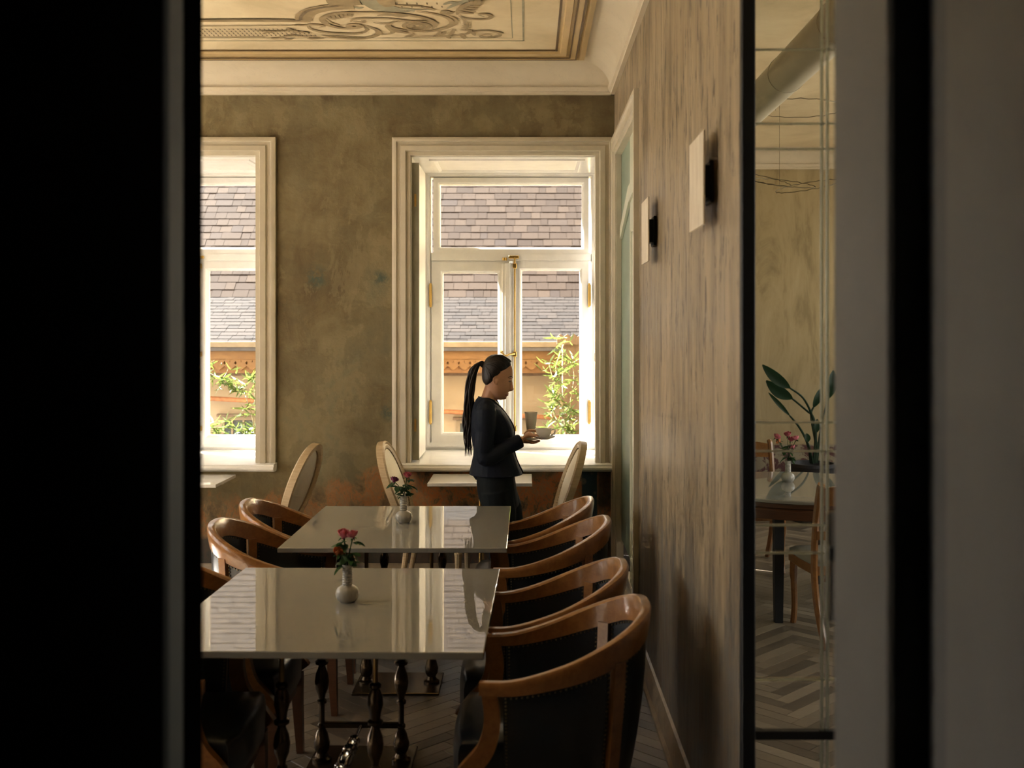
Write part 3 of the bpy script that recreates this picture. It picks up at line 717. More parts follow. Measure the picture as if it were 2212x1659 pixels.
# ---- the doorway we look through: dark leaf on the left, grey panels on the right
dl = empty('door_2', (DX0, 1.3, 0)); struct(dl)
def DL(mb, n, m): mb.xf(Matrix.Translation((-DX0, -1.3, 0))); return mb.build(n, M[m], dl, 30)
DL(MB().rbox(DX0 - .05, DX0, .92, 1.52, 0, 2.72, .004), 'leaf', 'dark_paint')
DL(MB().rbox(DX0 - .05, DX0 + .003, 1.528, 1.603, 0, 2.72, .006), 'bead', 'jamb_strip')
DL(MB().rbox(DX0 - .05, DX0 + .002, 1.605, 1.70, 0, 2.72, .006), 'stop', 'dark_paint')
dr = empty('door_3', (DX1, 1.3, 0)); struct(dr)
def DR(mb, n, m): mb.xf(Matrix.Translation((-DX1, -1.3, 0))); return mb.build(n, M[m], dr, 30)
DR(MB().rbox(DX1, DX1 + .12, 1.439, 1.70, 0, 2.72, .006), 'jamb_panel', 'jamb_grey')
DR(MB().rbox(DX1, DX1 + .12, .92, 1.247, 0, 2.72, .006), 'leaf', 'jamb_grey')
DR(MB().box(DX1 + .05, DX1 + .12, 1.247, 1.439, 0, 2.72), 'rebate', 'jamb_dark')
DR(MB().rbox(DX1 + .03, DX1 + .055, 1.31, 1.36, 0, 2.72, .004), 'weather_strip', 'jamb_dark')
jz = lambda py: EYE - (py - VY) / F * 1.70
DR(MB().rbox(DX1 - .008, DX1 + .02, 1.701, 1.708, jz(1180), jz(1105), .002).rbox(DX1 - .006, DX1 + .02, 1.701, 1.708, jz(1345), jz(1215), .002), 'strike_plate', 'chrome')
DR(MB().rbox(DX1 - .007, DX1 + .02, 1.701, 1.706, jz(1214), jz(1181), .002), 'latch_pocket', 'jamb_dark')
# black edge profile closing the end of the right wall
struct(MB().rbox(RX - .005, RX + .034, 3.035, 3.07, 0, CZ, .003).build('trim_6', M['black_frame']))

# ---- frameless glass partition beside it
gp = empty('glass_partition', (.66, 3.05, 0))
tag(gp, 'frameless partition of stacked glass panes with pale polished edges beside black wall end', 'partition')
GY = 3.05
def gz(py): return EYE - (py - VY) / F * GY
def gx(px): return (px - VX) / F * GY
rows = [gz(-420), gz(-140), gz(105), gz(265), gz(320), gz(910), gz(972), gz(1132), gz(1192), gz(1465), gz(1590), .02]
def GB(mb, n, m, p=None, s=0): mb.xf(Matrix.Translation((-.66, -3.05, 0))); return mb.build(n, M[m], p or gp, s)
x0, x1, x2 = RX + .036, gx(1781), 1.9
for i in range(len(rows) - 1):
    for a, b in ((x0, x1), (x1 + .006, x2)):
        p_ = GB(MB().box(a, b, GY - .004, GY + .004, rows[i+1] + .003, rows[i] - .003), 'pane', 'partition_glass')
        e = MB(); e.box(a, b, GY - .0055, GY + .0055, rows[i] - .0055, rows[i] - .0005)
        GB(e, 'polished_edge', 'glass_edge', p_)
e = MB()
for px in (1775, 1787): e.box(gx(px) - .0028, gx(px) + .0028, GY - .007, GY + .007, .02, CZ)
GB(e, 'upright_edge', 'glass_edge')
GB(MB().box(x0, x2, GY - .012, GY + .012, gz(1595), gz(1577)), 'bottom_rail', 'black_frame')
GB(MB().box(x0, x2, GY - .012, GY + .012, 0, .03), 'floor_channel', 'black_frame')

# ================================================================ FURNITURE
# ---- white-topped dining tables on paired cast columns
COLP = [(.0, 0), (.040, 0), (.040, .012), (.028, .020), (.022, .035), (.030, .050), (.034, .075), (.024, .115), (.014, .135), (.018, .142), (.018, .150), (.012, .158),
        (.012, .235), (.020, .240), (.020, .250), (.013, .258), (.016, .275), (.026, .300), (.030, .330), (.026, .360), (.016, .385), (.014, .395), (.026, .402), (.028, .412), (.018, .420),
        (.020, .440), (.028, .470), (.026, .500), (.016, .525), (.022, .532), (.022, .542), (.011, .550), (.0095, .57), (.0095, .715), (.0, .715)]
def make_table(name, loc, rz, w, l, label):
    root = empty(name, loc, rz)
    tag(root, label, 'table')
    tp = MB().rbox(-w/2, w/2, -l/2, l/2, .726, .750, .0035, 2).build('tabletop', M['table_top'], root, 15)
    MB().rbox(-w/2 + .22, w/2 - .22, -l/2 + .12, l/2 - .12, .708, .726, .003).build('subframe', M['bronze'], root)
    dx, dy = .165, .335; bx = .035
    for sy in (-1, 1):
        MB().rbox(-dx - .05, dx + .05, sy*dy - .16, sy*dy + .16, 0, .014, .003).build('base_plate', M['bronze'], root)
        MB().rbox(-dx, dx, sy*dy - .012, sy*dy + .012, .15, .172, .004).build('stretcher', M['bronze'], root)
        MB().rbox(-dx - .05, dx + .05, sy*dy - .03, sy*dy + .03, .695, .710, .003).build('bearer', M['bronze'], root)
        for sx in (-1, 1):
            c = MB().lathe([(r, z) for r, z in COLP if z <= .551], 14, (sx*dx, sy*dy, .012)).build('column', M['bronze'], root, 30)
            MB().tube([(sx*dx, sy*dy, .555), (sx*dx, sy*dy, .70)], .0095, 12).build('brass_rod', M['brass_rod'], c)
    # turned bar joining the two bases lengthwise
    pr = [(.008, 0), (.008, .12), (.020, .125), (.024, .14), (.016, .15), (.024, .165), (.027, .20), (.022, .23), (.028, .24), (.020, .25), (.026, .28), (.030, .32), (.026, .36), (.020, .39),
          (.028, .40), (.022, .41), (.027, .44), (.024, .475), (.016, .49), (.024, .50), (.020, .515), (.008, .52), (.008, .67)]
    lb = MB().lathe(pr, 14); lb.xf(Matrix.Translation((0, -dy, .161)) @ Matrix.Rotation(-PI/2, 4, 'X'))
    lb.build('turned_bar', M['chrome'], root)
    return root
table1 = make_table('dining_table', (-.695, 4.08, 0), math.radians(-1.0), 1.125, 1.22, 'white-topped dining table nearest the viewer, with a pink rose vase on it')
table2 = make_table('dining_table', (-.652, 5.727, 0), math.radians(0), 1.105, 1.22, 'white-topped dining table just in front of the standing waitress')

def make_window_table(loc, w, l, h, label):
    root = empty('cafe_table', loc); tag(root, label, 'table', None)
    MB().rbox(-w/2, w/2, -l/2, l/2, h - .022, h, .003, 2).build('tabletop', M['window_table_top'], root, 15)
    MB().tube([(0, 0, .03), (0, 0, h - .03)], .022, 14).build('pedestal', M['brass_rod'], root)
    MB().rbox(-.2, .2, -.13, .13, 0, .016, .004).build('base_plate', M['bronze'], root)
    MB().rbox(-.16, .16, -.12, .12, h - .034, h - .022, .003).build('top_plate', M['bronze'], root)
    return root
make_window_table((-.316, 7.225, 0), .69, .45, .79, 'small white cafe table under the middle window behind the waitress')
make_window_table((-2.40, 7.185, 0), .73, .48, .79, 'small white cafe table under the left window, partly hidden by door')

# ---- tub armchairs: local +X is the front, the back is at X = 0
HW, AD = .278, .545
def u_plan(t):
    """t 0..1 from right arm end round the back to left arm end; returns (x, y)"""
    s = abs(t - .5) * 2                       # 0 at back, 1 at arm end
    sg = -1 if t < .5 else 1
    a = min(s / .62, 1) * PI / 2
    if s <= .62: x = .26 * (1 - math.cos(a)); y = HW * math.sin(a) ** .80
    else: x = .26 + (s - .62) / .38 * (AD - .26); y = HW - .012 * ((s - .62) / .38) ** 2
    return x, sg * y
def u_normal(t):
    e = .003; a = Vector(u_plan(max(0, t - e))); b = Vector(u_plan(min(1, t + e))); d = (b - a).normalized()
    return Vector((-d.y, d.x))                # points outwards
def rail_top(t):
    s = abs(t - .5) * 2; k = sstep((.91 - s) / .91) ** .82
    return .684 + .190 * k
def rail_h(t):
    s = abs(t - .5) * 2; return .042 + .048 * sstep((1 - s) / .7)
def make_armchair():
    root = empty('armchair', (0, 0, 0))
    N = 44; rings = []
    for i in range(N + 1):
        t = i / N; x, y = u_plan(t); n = u_normal(t); zt = rail_top(t); h = rail_h(t); th = .0175
        pr = [(-th, -h), (th, -h), (th * 1.15, -h*.5), (th * 1.1, -.010), (th * .75, -.002), (0, 0), (-th * .75, -.002), (-th * 1.1, -.010), (-th * .95, -h*.5)]
        lean = .010 * sstep((1 - abs(t - .5) * 2) / .8)
        rings.append([(x + n.x * (o + lean * (1 + z / h)), y + n.y * (o + lean * (1 + z / h)), zt + z) for o, z in pr])
    MB().loft(rings).build('top_rail', M['chair_wood'], root, 40)
    # upholstered panels between the stiles
    st = (.315, .685)                          # stile positions along the U
    def panel(name, t0, t1):
        outs = []; m = 12
        for i in range(m + 1):
            t = lerp(t0, t1, i / m); x, y = u_plan(t); n = u_normal(t); zt = rail_top(t) - rail_h(t) + .004
            col = []
            b = math.sin(PI * i / m) ** .5
            for k in range(9):
                q = k / 8; z = lerp(zt, .33, q); bul = .006 + .011 * b * math.sin(PI * min(1, max(0, q * .96 + .02))) ** .5; tap = -.050 * q ** 1.3
                col.append((x + n.x * (bul + tap), y + n.y * (bul + tap), z))
            for k in range(8, -1, -1):
                q = k / 8; z = lerp(zt, .33, q); bul = .006 + .014 * b * math.sin(PI * min(1, max(0, q * .96 + .02))) ** .5; tap = -.050 * q ** 1.3
                col.append((x - n.x * (bul - tap), y - n.y * (bul - tap), z))
            outs.append(col)
        p = MB().loft(outs).build(name, M['leather'], root, 50)
        nails = MB()
        def nail(x, y, z, n, sgn): nails.ball((x + n.x * sgn, y + n.y * sgn, z), .0042, 5, 3)
        cnt = int(26 * (t1 - t0) / .37) + 3
        for i in range(cnt + 1):
            t = lerp(t0 + .006, t1 - .006, i / cnt); x, y = u_plan(t); n = u_normal(t); z = rail_top(t) - rail_h(t) - .008
            nail(x, y, z, n, .011); nail(x, y, z, n, -.011)
        for t in (t0 + .006, t1 - .006):
            x, y = u_plan(t); n = u_normal(t); zt = rail_top(t) - rail_h(t)
            for k in range(1, 22):
                q = k / 22; z = lerp(zt - .008, .36, q); tap = -.050 * q ** 1.3
                nail(x, y, z, n, .010 + tap); nail(x, y, z, n, -.010 + tap)
        tag(nails.build('nailhead_trim', M['nail'], p, 180), kind='stuff')
    panel('side_panel', .05, st[0] - .022); panel('back_panel', st[0] + .022, st[1] - .022); panel('side_panel', st[1] + .022, .95)
    for t in st:
        x, y = u_plan(t); n = u_normal(t); zt = rail_top(t) - rail_h(t) + .01; tg = Vector((-n.y, n.x)); rs = []
        for k in range(7):
            q = k / 6; z = lerp(zt, .34, q); tap = -.045 * q ** 1.3; w = .021
            rs.append([(x + n.x*(a+tap) + tg.x*b, y + n.y*(a+tap) + tg.y*b, z) for a, b in ((-.024, -w), (.022, -w), (.022, w), (-.024, w))])
        MB().loft(rs).build('stile', M['chair_wood'], root)
    # swept arm posts running down into the front legs
    for sg in (-1, 1):
        path = spline([(AD - .030, 0, .648), (AD - .040, 0, .56), (AD - .020, 0, .47), (AD + .035, 0, .40), (AD + .075, 0, .345)], 6)
        rs = []
        for i, p in enumerate(path):
            a = path[min(i+1, len(path)-1)] - path[max(i-1, 0)]; a.normalize(); s = Vector((-a.z, 0, a.x))
            y = sg * (HW - .012); w = .024 + .008 * i / len(path)
            rs.append([p + s * (-w) + Vector((0, y - .017, 0)), p + s * w + Vector((0, y - .017, 0)), p + s * w + Vector((0, y + .017, 0)), p + s * (-w) + Vector((0, y + .017, 0))])
        MB().loft(rs).build('arm_post', M['chair_wood'], root)
    # seat and its frame
    sp = []
    for i in range(25):
        t = i / 24; x, y = u_plan(.06 + .88 * t); n = u_normal(.06 + .88 * t); sp.append((x - n.x * .036, y - n.y * .036))
    front = [(AD + .070, .245), (AD + .092, .14), (AD + .096, 0), (AD + .092, -.14), (AD + .070, -.245)]
    poly = sp + front
    cx = .32
    rs = []
    for z, k in ((.335, .97), (.345, .995), (.40, 1.0), (.44, 1.0), (.465, .985), (.480, .94), (.490, .80), (.496, .5), (.498, .1)):
        rs.append([(cx + (x - cx) * k, y * k, z) for x, y in poly])
    MB().loft(rs).build('seat', M['leather'], root, 50)
    MB().loft([[(cx + (x - cx) * k, y * k, z) for x, y in poly] for z, k in ((.285, .93), (.336, .955))]).build('seat_rail', M['leg_wood'], root)
    for sx, sg in ((AD + .055, -1), (AD + .055, 1), (.07, -1), (.07, 1)):
        y = sg * (.222 if sx > .3 else .16); ox = .015 if sx > .3 else -.06
        rs = [[(sx + o + a*w, y + b*w, z) for a, b in ((-1, -1), (1, -1), (1, 1), (-1, 1))] for z, w, o in ((.34, .024, 0), (.2, .020, ox*.3), (0, .014, ox))]
        MB().loft(rs).build('leg', M['leg_wood'], root)
    return root
arm = make_armchair()
right = [(3.65, .392, 180, 'armchair nearest the viewer on the right, its curved wooden back largest in view'),
         (4.265, .374, 180, 'second armchair from the viewer on the right wall side, beside the near table'),
         (5.262, .384, 180, 'third armchair from the viewer on the right, near side of the farther table'),
         (5.876, .338, 180, 'farthest armchair on the right, beside the doorway and in front of waitress')]
left = [(3.655, -1.575, 0, 'armchair at lower left, mostly dark with its swept wooden arm post showing'),
        (4.31, -1.582, 0, 'left armchair of the near table, only its arm rail showing past the door'),
        (5.19, -1.515, 0, 'left armchair at the farther table, nearer one with wide curved back'),
        (5.805, -1.53, 0, 'left armchair at the farther table, the one closest to the windows')]
first = True
for y, x, a, lab in right + left:
    o = arm if first else copy_tree(arm); first = False
    o.location = (x, y, 0); o.rotation_euler = (0, 0, math.radians(a))
    tag(o, lab, 'armchair', 'black leather tub armchairs with honey wooden rails')

# ---- cream oval-back chairs at the window tables; local +X is the front
def make_oval_chair():
    root = empty('oval_back_chair', (0, 0, 0))
    ZB, A, Bq = .765, .225, .255
    lean = math.radians(19)
    def onback(y, z, d):  # d = forward offset
        return Vector((d * math.cos(lean) - (z - .50) * math.tan(lean) , y, z + d * math.sin(lean) * .6))
    N = 40; rs = []
    pr = [(-.024, -.028), (-.024, .016), (-.012, .026), (-.003, .016), (.006, .021), (.022, .012), (.024, -.016), (.008, -.030)]
    for i in range(N):
        a = 2*PI*i/N; rs.append([onback((A - o) * math.cos(a), ZB + (Bq - o) * math.sin(a), h) for o, h in pr])
    rs.append(rs[0]); MB().loft(rs, cap=False).build('back_frame', M['cream_wood'], root, 40)
    def pad(d0, bulge):
        m = MB(); rr = []
        for k in (1.0, .9, .7, .4, .02):
            rr.append([onback((A - .02) * k * math.cos(2*PI*i/N), ZB + (Bq - .02) * k * math.sin(2*PI*i/N), d0 + bulge * (1 - k*k)) for i in range(N)])
        return m.loft(rr)
    pad(.002, .028).build('back_cushion', M['linen'], root, 60)
    pad(-.004, -.012).build('back_lining', M['linen'], root, 60)
    nl = MB()
    for i in range(64):
        a = 2*PI*i/64; nl.ball(onback((A - .028) * math.cos(a), ZB + (Bq - .028) * math.sin(a), .010), .0035, 5, 3)
    tag(nl.build('nailhead_trim', M['nail'], root, 180), kind='stuff')
    for sg in (-1, 1):
        MB().tube([onback(sg * .11, .545, -.004), onback(sg * .15, .47, 0), (.02, sg * .17, .40)], [.016, .018, .020], 8).build('back_support', M['cream_wood'], root)
    poly = [(.0, -.19), (.18, -.235), (.36, -.245), (.41, -.20), (.42, 0), (.41, .20), (.36, .245), (.18, .235), (.0, .19)]
    cx = .21
    MB().loft([[(cx + (x-cx)*k, y*k, z) for x, y in poly] for z, k in ((.375, .99), (.38, 1.0), (.43, 1.0), (.435, .97))]).build('seat_rail', M['cream_wood'], root)
    MB().loft([[(cx + (x-cx)*k, y*k, z) for x, y in poly] for z, k in ((.43, .95), (.455, .97), (.475, .90), (.486, .6), (.488, .1))]).build('seat', M['linen'], root, 60)
    leg = [(.0, 0), (.012, 0), (.014, .012), (.010, .02), (.013, .04), (.024, .32), (.028, .335), (.020, .345), (.029, .36), (.029, .40), (0, .40)]
    for x, y in ((.365, -.205), (.365, .205)):
        MB().lathe(leg, 24, (x, y, 0), lambda k, z: (.86 if k % 3 == 0 else 1.0) if .03 < z < .33 else 1).build('leg', M['cream_wood'], root, 25)
    for sg in (-1, 1):
        MB().tube([(.02, sg*.16, .40), (.0, sg*.16, .25), (-.05, sg*.165, 0)], [.022, .019, .013], 10).build('leg', M['cream_wood'], root)
    return root
ov = make_oval_chair()
for k, (x, y, a, lab) in enumerate(((-.80, 7.20, -5, 'cream oval-back chair left of the middle window table, behind the rose vase'),
                      (.185, 7.20, 184, 'cream oval-back chair in the right corner beside the waitress'),
                      (-1.60, 7.10, 173, 'cream oval-back chair between the windows, showing its plain back'))):
    o = ov if k == 0 else copy_tree(ov)
    o.location = (x, y, 0); o.rotation_euler = (0, 0, math.radians(a)); tag(o, lab, 'chair', 'cream oval-back chairs')

# ---- square wall lamps on black mounts
for y0, y1, zc, lab in ((3.44, 3.735, 2.293, 'larger-looking square pale wall lamp plate, nearer the black wall end'), (5.02, 5.30, 2.275, 'smaller-looking square pale wall lamp plate, nearer the doorway casing')):
    r = empty('wall_lamp', (RX, (y0+y1)/2, zc)); tag(r, lab, 'wall lamp', 'square wall lamps on the right wall')
    h = .153; w = (y1 - y0) / 2
    MB().rbox(-.049, -.042, -w, w, -h, h, .0015).build('plate', M['lamp_plate'], r)
    MB().rbox(-.042, 0, -.05, .05, -.055, .055, .004).build('mount', M['lamp_black'], r)
    MB().rbox(-.012, 0, -.06, .06, -.07, .07, .003).build('wall_bracket', M['lamp_black'], r)

# ---- vases and roses
VP = [(.0, 0), (.028, 0), (.031, .003), (.039, .011), (.0440, .023), (.0452, .033), (.0430, .045), (.036, .055), (.027, .0615), (.0205, .064)]
VP += [(.0178 + (.0022 if k % 2 else 0), .0665 + k * .0046) for k in range(16)] + [(.020, .141), (.0205, .143), (.016, .1435), (.014, .130), (.012, .09), (.0, .088)]
def make_vase(loc, label):
    o = MB().lathe(VP, 32, (0, 0, 0), lambda k, z: (1.02 if k % 2 else .985) if .01 < z < .07 else 1).build('bud_vase', M['ceramic'], None, 30, loc)
    return tag(o, label, 'vase', 'white ribbed ceramic bud vases')
def bloom_mesh(r, mat, droop=0):
    m = MB(); rr = random.Random(int(r * 1e5) + len(mat))
    for ring, (cnt, rad, h, op) in enumerate(((3, .30, 1.05, .05), (5, .55, 1.0, .12), (6, .80, .9, .28), (6, 1.0, .72, .5))):
        for k in range(cnt):
            a0 = 2*PI*(k + ring*.37)/cnt; wid = 2*PI/cnt*.78; g = []
            for i in range(5):
                row = []
                for j in range(5):
                    v = i/4; a = a0 + (j/4 - .5) * wid * (1.25 if i < 4 else .9)
                    q = r * rad * (.12 + .88 * math.sin(min(1, v * 1.25) * PI / 2)) + r * op * max(0, v - .7) * 1.1
                    z = r * h * 1.25 * v ** 1.4 - (j/4 - .5)**2 * r * .6 * v + rr.uniform(-.05, .05) * r
                    row.append((q * math.cos(a), q * math.sin(a), z))
                g.append(row)
            m.loft(g, closed=False)
    return m
def leaf_mb(L, W, bend=.25):
    m = MB(); rows = []
    for i in range(7):
        t = i/6; w = W * math.sin(PI * min(.98, t*.93 + .04)) ** .8; z = -bend * L * t * t
        rows.append([(L*t, -w, z + .15*w), (L*t, 0, z - .06*w), (L*t, w, z + .15*w)])
    return m.loft(rows, closed=False)
def make_rose(base, top, mat, r, label, tilt=(0, 0), leaves=3, seed=1):
    """stem from the vase mouth `base` up to `top`; leaves along it"""
    rr = random.Random(seed); base, top = Vector(base), Vector(top)
    root = empty('rose', base); tag(root, label, 'rose', 'roses in the bud vases')
    d = top - base; mid = d * .5 + Vector((0, 0, .012))
    path = spline([(0, 0, -.06), (0, 0, 0), mid, d], 5)
    MB().tube(path, .0022, 6).build('stem', M['leaf'], root)
    b = bloom_mesh(r, mat); b.ball((0, 0, -.002), (r*.35, r*.35, r*.3), 8, 5)
    bo = b.build('bloom', M[mat], root, 60); bo.location = d; bo.rotation_euler = (tilt[0], tilt[1], rr.uniform(0, 6))
    s = MB()
    for k in range(5):
        l = leaf_mb(r * 1.0, r * .16, .4); l.xf(Matrix.Rotation(2*PI*k/5, 4, 'Z') @ Matrix.Rotation(.2, 4, 'Y')); s.add(l.v, l.f)
    so = s.build('sepals', M['leaf'], bo, 60); so.location = (0, 0, -.001)
    for k in range(leaves):
        q = path[int(lerp(5, len(path) - 3, (k + .4) / leaves))]; a = rr.uniform(0, 2*PI) if k else rr.choice((0.3, 2.9))
        L = rr.uniform(.036, .056)
        for da, sc in ((0, 1), (1.0, .8), (-1.0, .8)):
            lo = leaf_mb(L * sc, L * .30 * sc, rr.uniform(.1, .6)).build('leaf', M['leaf'], root, 60)
            lo.location = q + Vector((math.cos(a), math.sin(a), 0)) * .010; lo.rotation_euler = (rr.uniform(-.5, .5), rr.uniform(-.5, .35), a + da)
    return root
V1 = Vector((-.696, 4.11, .75)); V2 = Vector((-.676, 5.80, .75))
make_vase(V1, 'white ribbed bud vase on the near table holding pink and orange roses')
make_vase(V2, 'white ribbed bud vase on the farther table holding two roses')
def rose_at(v, px, py, dy, mat, r, lab, tilt, leaves, seed):
    y = v.y + dy; t = P(px, py, y); make_rose(v + Vector(((px - 750) * .00002, dy * .05, .143)), t, mat, r, lab, tilt, leaves, seed)
rose_at(V1, 742, 1160, .0, 'petal_pink', .024, 'left of the two open pink roses in the near vase', (.25, -.1), 5, 3)
rose_at(V1, 763, 1160, -.015, 'petal_pink', .0205, 'right of the two open pink roses in the near vase', (.2, .25), 5, 5)
rose_at(V1, 729, 1196, -.03, 'petal_yellow', .019, 'drooping orange-pink rosebud in the near vase', (.5, -.5), 5, 8)
rose_at(V2, 851, 1040, .0, 'petal_dark', .021, 'dark magenta rose in the vase on the farther table', (.1, -.3), 6, 12)
rose_at(V2, 880, 1030, .0, 'petal_pink', .0205, 'pale pink rose in the vase on the farther table', (.2, .2), 6, 15)

# ================================================================ SIDE ROOM beyond the glass
T3 = Vector((1.80, 7.05, 0)); R3 = .68
rt = empty('round_table', T3); tag(rt, 'round white-topped table with brown apron seen through the glass partition', 'table')
MB().lathe([(0, .745), (R3 - .008, .745), (R3, .750), (R3, .764), (R3 - .006, .770), (0, .770)], 64).build('tabletop', M['table_top'], rt)
MB().lathe([(R3 - .06, .645), (R3 - .03, .645), (R3 - .02, .70), (R3 - .03, .712), (R3 - .018, .72), (R3 - .018, .745), (R3 - .06, .745)], 64).build('apron', M['leg_wood'], rt)
for k in range(4):
    a = PI/4 + PI/2 * k + .306
    x, y = .56 * math.cos(a), .56 * math.sin(a)
    MB().loft([[(x + p*w, y + q*w, z) for p, q in ((-1, -1), (1, -1), (1, 1), (-1, 1))] for z, w in ((.70, .030), (.3, .028), (0, .024))]).build('leg', M['black_frame'], rt)
def make_side_chair(loc, a, label):
    root = empty('dining_chair', loc, math.radians(a)); tag(root, label, 'chair', 'brown wooden chairs round the side room table')
    poly = [(.02, -.19), (.25, -.215), (.44, -.22), (.46, 0), (.44, .22), (.25, .215), (.02, .19)]
    MB().loft([[(.23 + (x-.23)*k, y*k, z) for x, y in poly] for z, k in ((.385, .98), (.39, 1), (.44, 1))]).build('seat_rail', M['chair_wood'], root)
    MB().loft([[(.23 + (x-.23)*k, y*k, z) for x, y in poly] for z, k in ((.44, .98), (.462, .98), (.482, .85), (.49, .5), (.491, .05))]).build('seat', M['linen_grey'], root, 60)
    for sg in (-1, 1):
        pa = spline([(-.13, sg*.17, 0), (-.02, sg*.185, .22), (.02, sg*.19, .44), (-.01, sg*.19, .68), (-.06, sg*.185, .88), (-.085, sg*.18, .925)], 5)
        MB().tube(pa, [.017] + [.021] * (len(pa) - 2) + [.022], 8).build('rear_leg', M['chair_wood'], root, 40)
        pa = spline([(.42, sg*.19, .42), (.435, sg*.19, .3), (.43, sg*.185, .12), (.46, sg*.185, 0)], 5)
        MB().tube(pa, [.024] * 6 + [.019] * (len(pa) - 6), 8).build('front_leg', M['chair_wood'], root, 40)
    top = MB()
    rs = []
    for i in range(9):
        y = lerp(-.185, .185, i/8); b = -.03 * math.cos(PI * (i/8 - .5))
        rs.append([(-.05 + b, y, .80), (-.03 + b, y, .80), (-.055 + b, y, .90 + .02*math.sin(PI*i/8)), (-.078 + b, y, .90 + .02*math.sin(PI*i/8))])
    top.loft(rs).build('crest_rail', M['chair_wood'], root)
    MB().loft([[(x - .01 + .03*math.cos(PI*(i/8 - .5))*-1, lerp(-.185, .185, i/8), z) for x, z in ((-.01, .60), (.01, .60), (.005, .65), (-.015, .65))] for i in range(9)]).build('back_slat', M['chair_wood'], root)
    return root
make_side_chair((1.72, 8.32, 0), -93, 'wooden chair on the far side of the round table, facing us')
make_side_chair((1.835, 6.10, 0), 92, 'wooden chair with its back to us at the near side of round table')
make_side_chair((2.62, 7.55, 0), 198, 'wooden chair at the right side of round table, mostly behind the near chair')
v3 = Vector((1.76, 7.20, .770)); make_vase(v3, 'white ribbed bud vase on the round table behind the glass')
for k, (px, py) in enumerate(((1677, 946), (1702, 941), (1708, 952), (1720, 950), (1714, 968), (1685, 955))):
    y = v3.y + (k % 3 - 1) * .02; t = P(px, py, y)
    make_rose(v3 + Vector((0, 0, .143)), t, 'petal_pink' if k != 5 else 'petal_yellow', .022 if k != 4 else .017,
              ('leftmost pink rose in the vase on the round table', 'topmost pink rose in the vase on the round table', 'pink rose just below the topmost one on the round table', 'rightmost pink rose in the vase on the round table', 'small low pink rosebud in the vase on the round table', 'orange-tinged rose beside the leftmost one on the round table')[k], (.3, .3 * (k - 2)), 2, 30 + k)

# strelitzia in a dark pot
pl = empty('potted_plant', (2.67, 10.0, 0)); tag(pl, 'tall potted plant with long paddle leaves beside the side room wall', 'plant')
MB().lathe([(0, 0), (.17, 0), (.18, .02), (.21, .50), (.225, .52), (.225, .55), (.20, .55), (.195, .50), (0, .50)], 28).build('pot', M['pot'], pl)
def frond(pts, L, W, seed, flat=0):
    """stalk through photo points at depth 10, ending in a paddle leaf between the last two"""
    w = [P(px, py, 10.0 + dy) - Vector((2.67, 10.0, 0)) for px, py, dy in pts]
    st = spline(w[:-1], 6); MB().tube(st, [lerp(.014, .008, i/(len(st)-1)) for i in range(len(st))], 6).build('stalk', M['plant_leaf'], pl)
    a, b = w[-2], w[-1]; d = b - a; n = d.cross(Vector((0, 1, flat))).normalized(); f = d.cross(n).normalized()
    rows = []
    for i in range(11):
        t = i/10; ww = W * math.sin(PI * min(.985, t*.95 + .03)) ** .75; c = a + d*t + f * (.10 * d.length * math.sin(PI*t))
        rows.append([c - n*ww + f*ww*.35, c - n*ww*.5 + f*ww*.1, c, c + n*ww*.5 + f*ww*.1, c + n*ww + f*ww*.35])
    MB().loft(rows, closed=False).build('leaf', M['plant_leaf'], pl, 60)
frond([(1757, 1000, 0), (1762, 940, 0), (1755, 900, 0), (1735, 860, -.1), (1706, 838, -.15), (1647, 788, -.2)], 0, .052, 1, .5)
frond([(1758, 1000, 0), (1762, 960, .05), (1758, 905, .05), (1740, 885, 0), (1711, 861, -.05), (1655, 822, -.1)], 0, .060, 2, .6)
frond([(1752, 1000, 0), (1745, 960, -.05), (1728, 925, -.05), (1706, 898, -.05), (1660, 848, -.05)], 0, .022, 3, .2)
frond([(1760, 1000, .1), (1762, 960, .1), (1752, 900, .1), (1757, 880, .1), (1772, 840, .1)], 0, .035, 4)
frond([(1764, 1000, .1), (1770, 950, .1), (1778, 900, .1), (1790, 860, .1), (1800, 800, .1)], 0, .05, 5)
frond([(1755, 1000, 0), (1752, 985, -.1), (1748, 965, -.15), (1745, 955, -.15), (1742, 936, -.15)], 0, .028, 6)
frond([(1760, 1000, 0), (1765, 970, 0), (1763, 950, 0), (1763, 935, 0), (1765, 905, 0)], 0, .03, 7)

# ventilation duct and wire hoops under the side room ceiling
du = empty('ventilation_duct', (1.58, 6.5, 3.36)); tag(du, 'pale round ventilation duct running below the side room ceiling', 'duct')
MB().tube([(0, -3.0, 0), (0, 2.2, 0)], .115, 28).build('pipe', M['duct'], du, 40)
for y in (-2.2, -1.1, 0, 1.1, 2.1): MB().tube([(0, y - .012, 0), (0, y + .012, 0)], .1185, 28).build('joint_band', M['duct'], du, 40)
ch = MB()
for k in range(7):
    a = [( .012*math.cos(q), .0, .02*math.sin(q)) for q in [2*PI*j/10 for j in range(11)]]
    s = MB().tube(a, .003, 5, cap=False); s.xf(Matrix.Translation((-.02 , 1.05, -.13 - k*.034)) @ Matrix.Rotation(k * PI/2, 4, 'Z')); ch.add(s.v, s.f)
ch.build('chain', M['wire'], du)
def hoop(cx, cy, y, r, tilt, name_parent):
    c = P(cx, cy, y); pts = [(r*math.cos(2*PI*i/36), r*math.sin(2*PI*i/36), .004*math.sin(9*i)) for i in range(37)]
    o = MB().tube(pts, .0032, 5, cap=False).build('wire_hoop', M['wire'], name_parent, 60); o.location = c - name_parent.location; o.rotation_euler = tilt
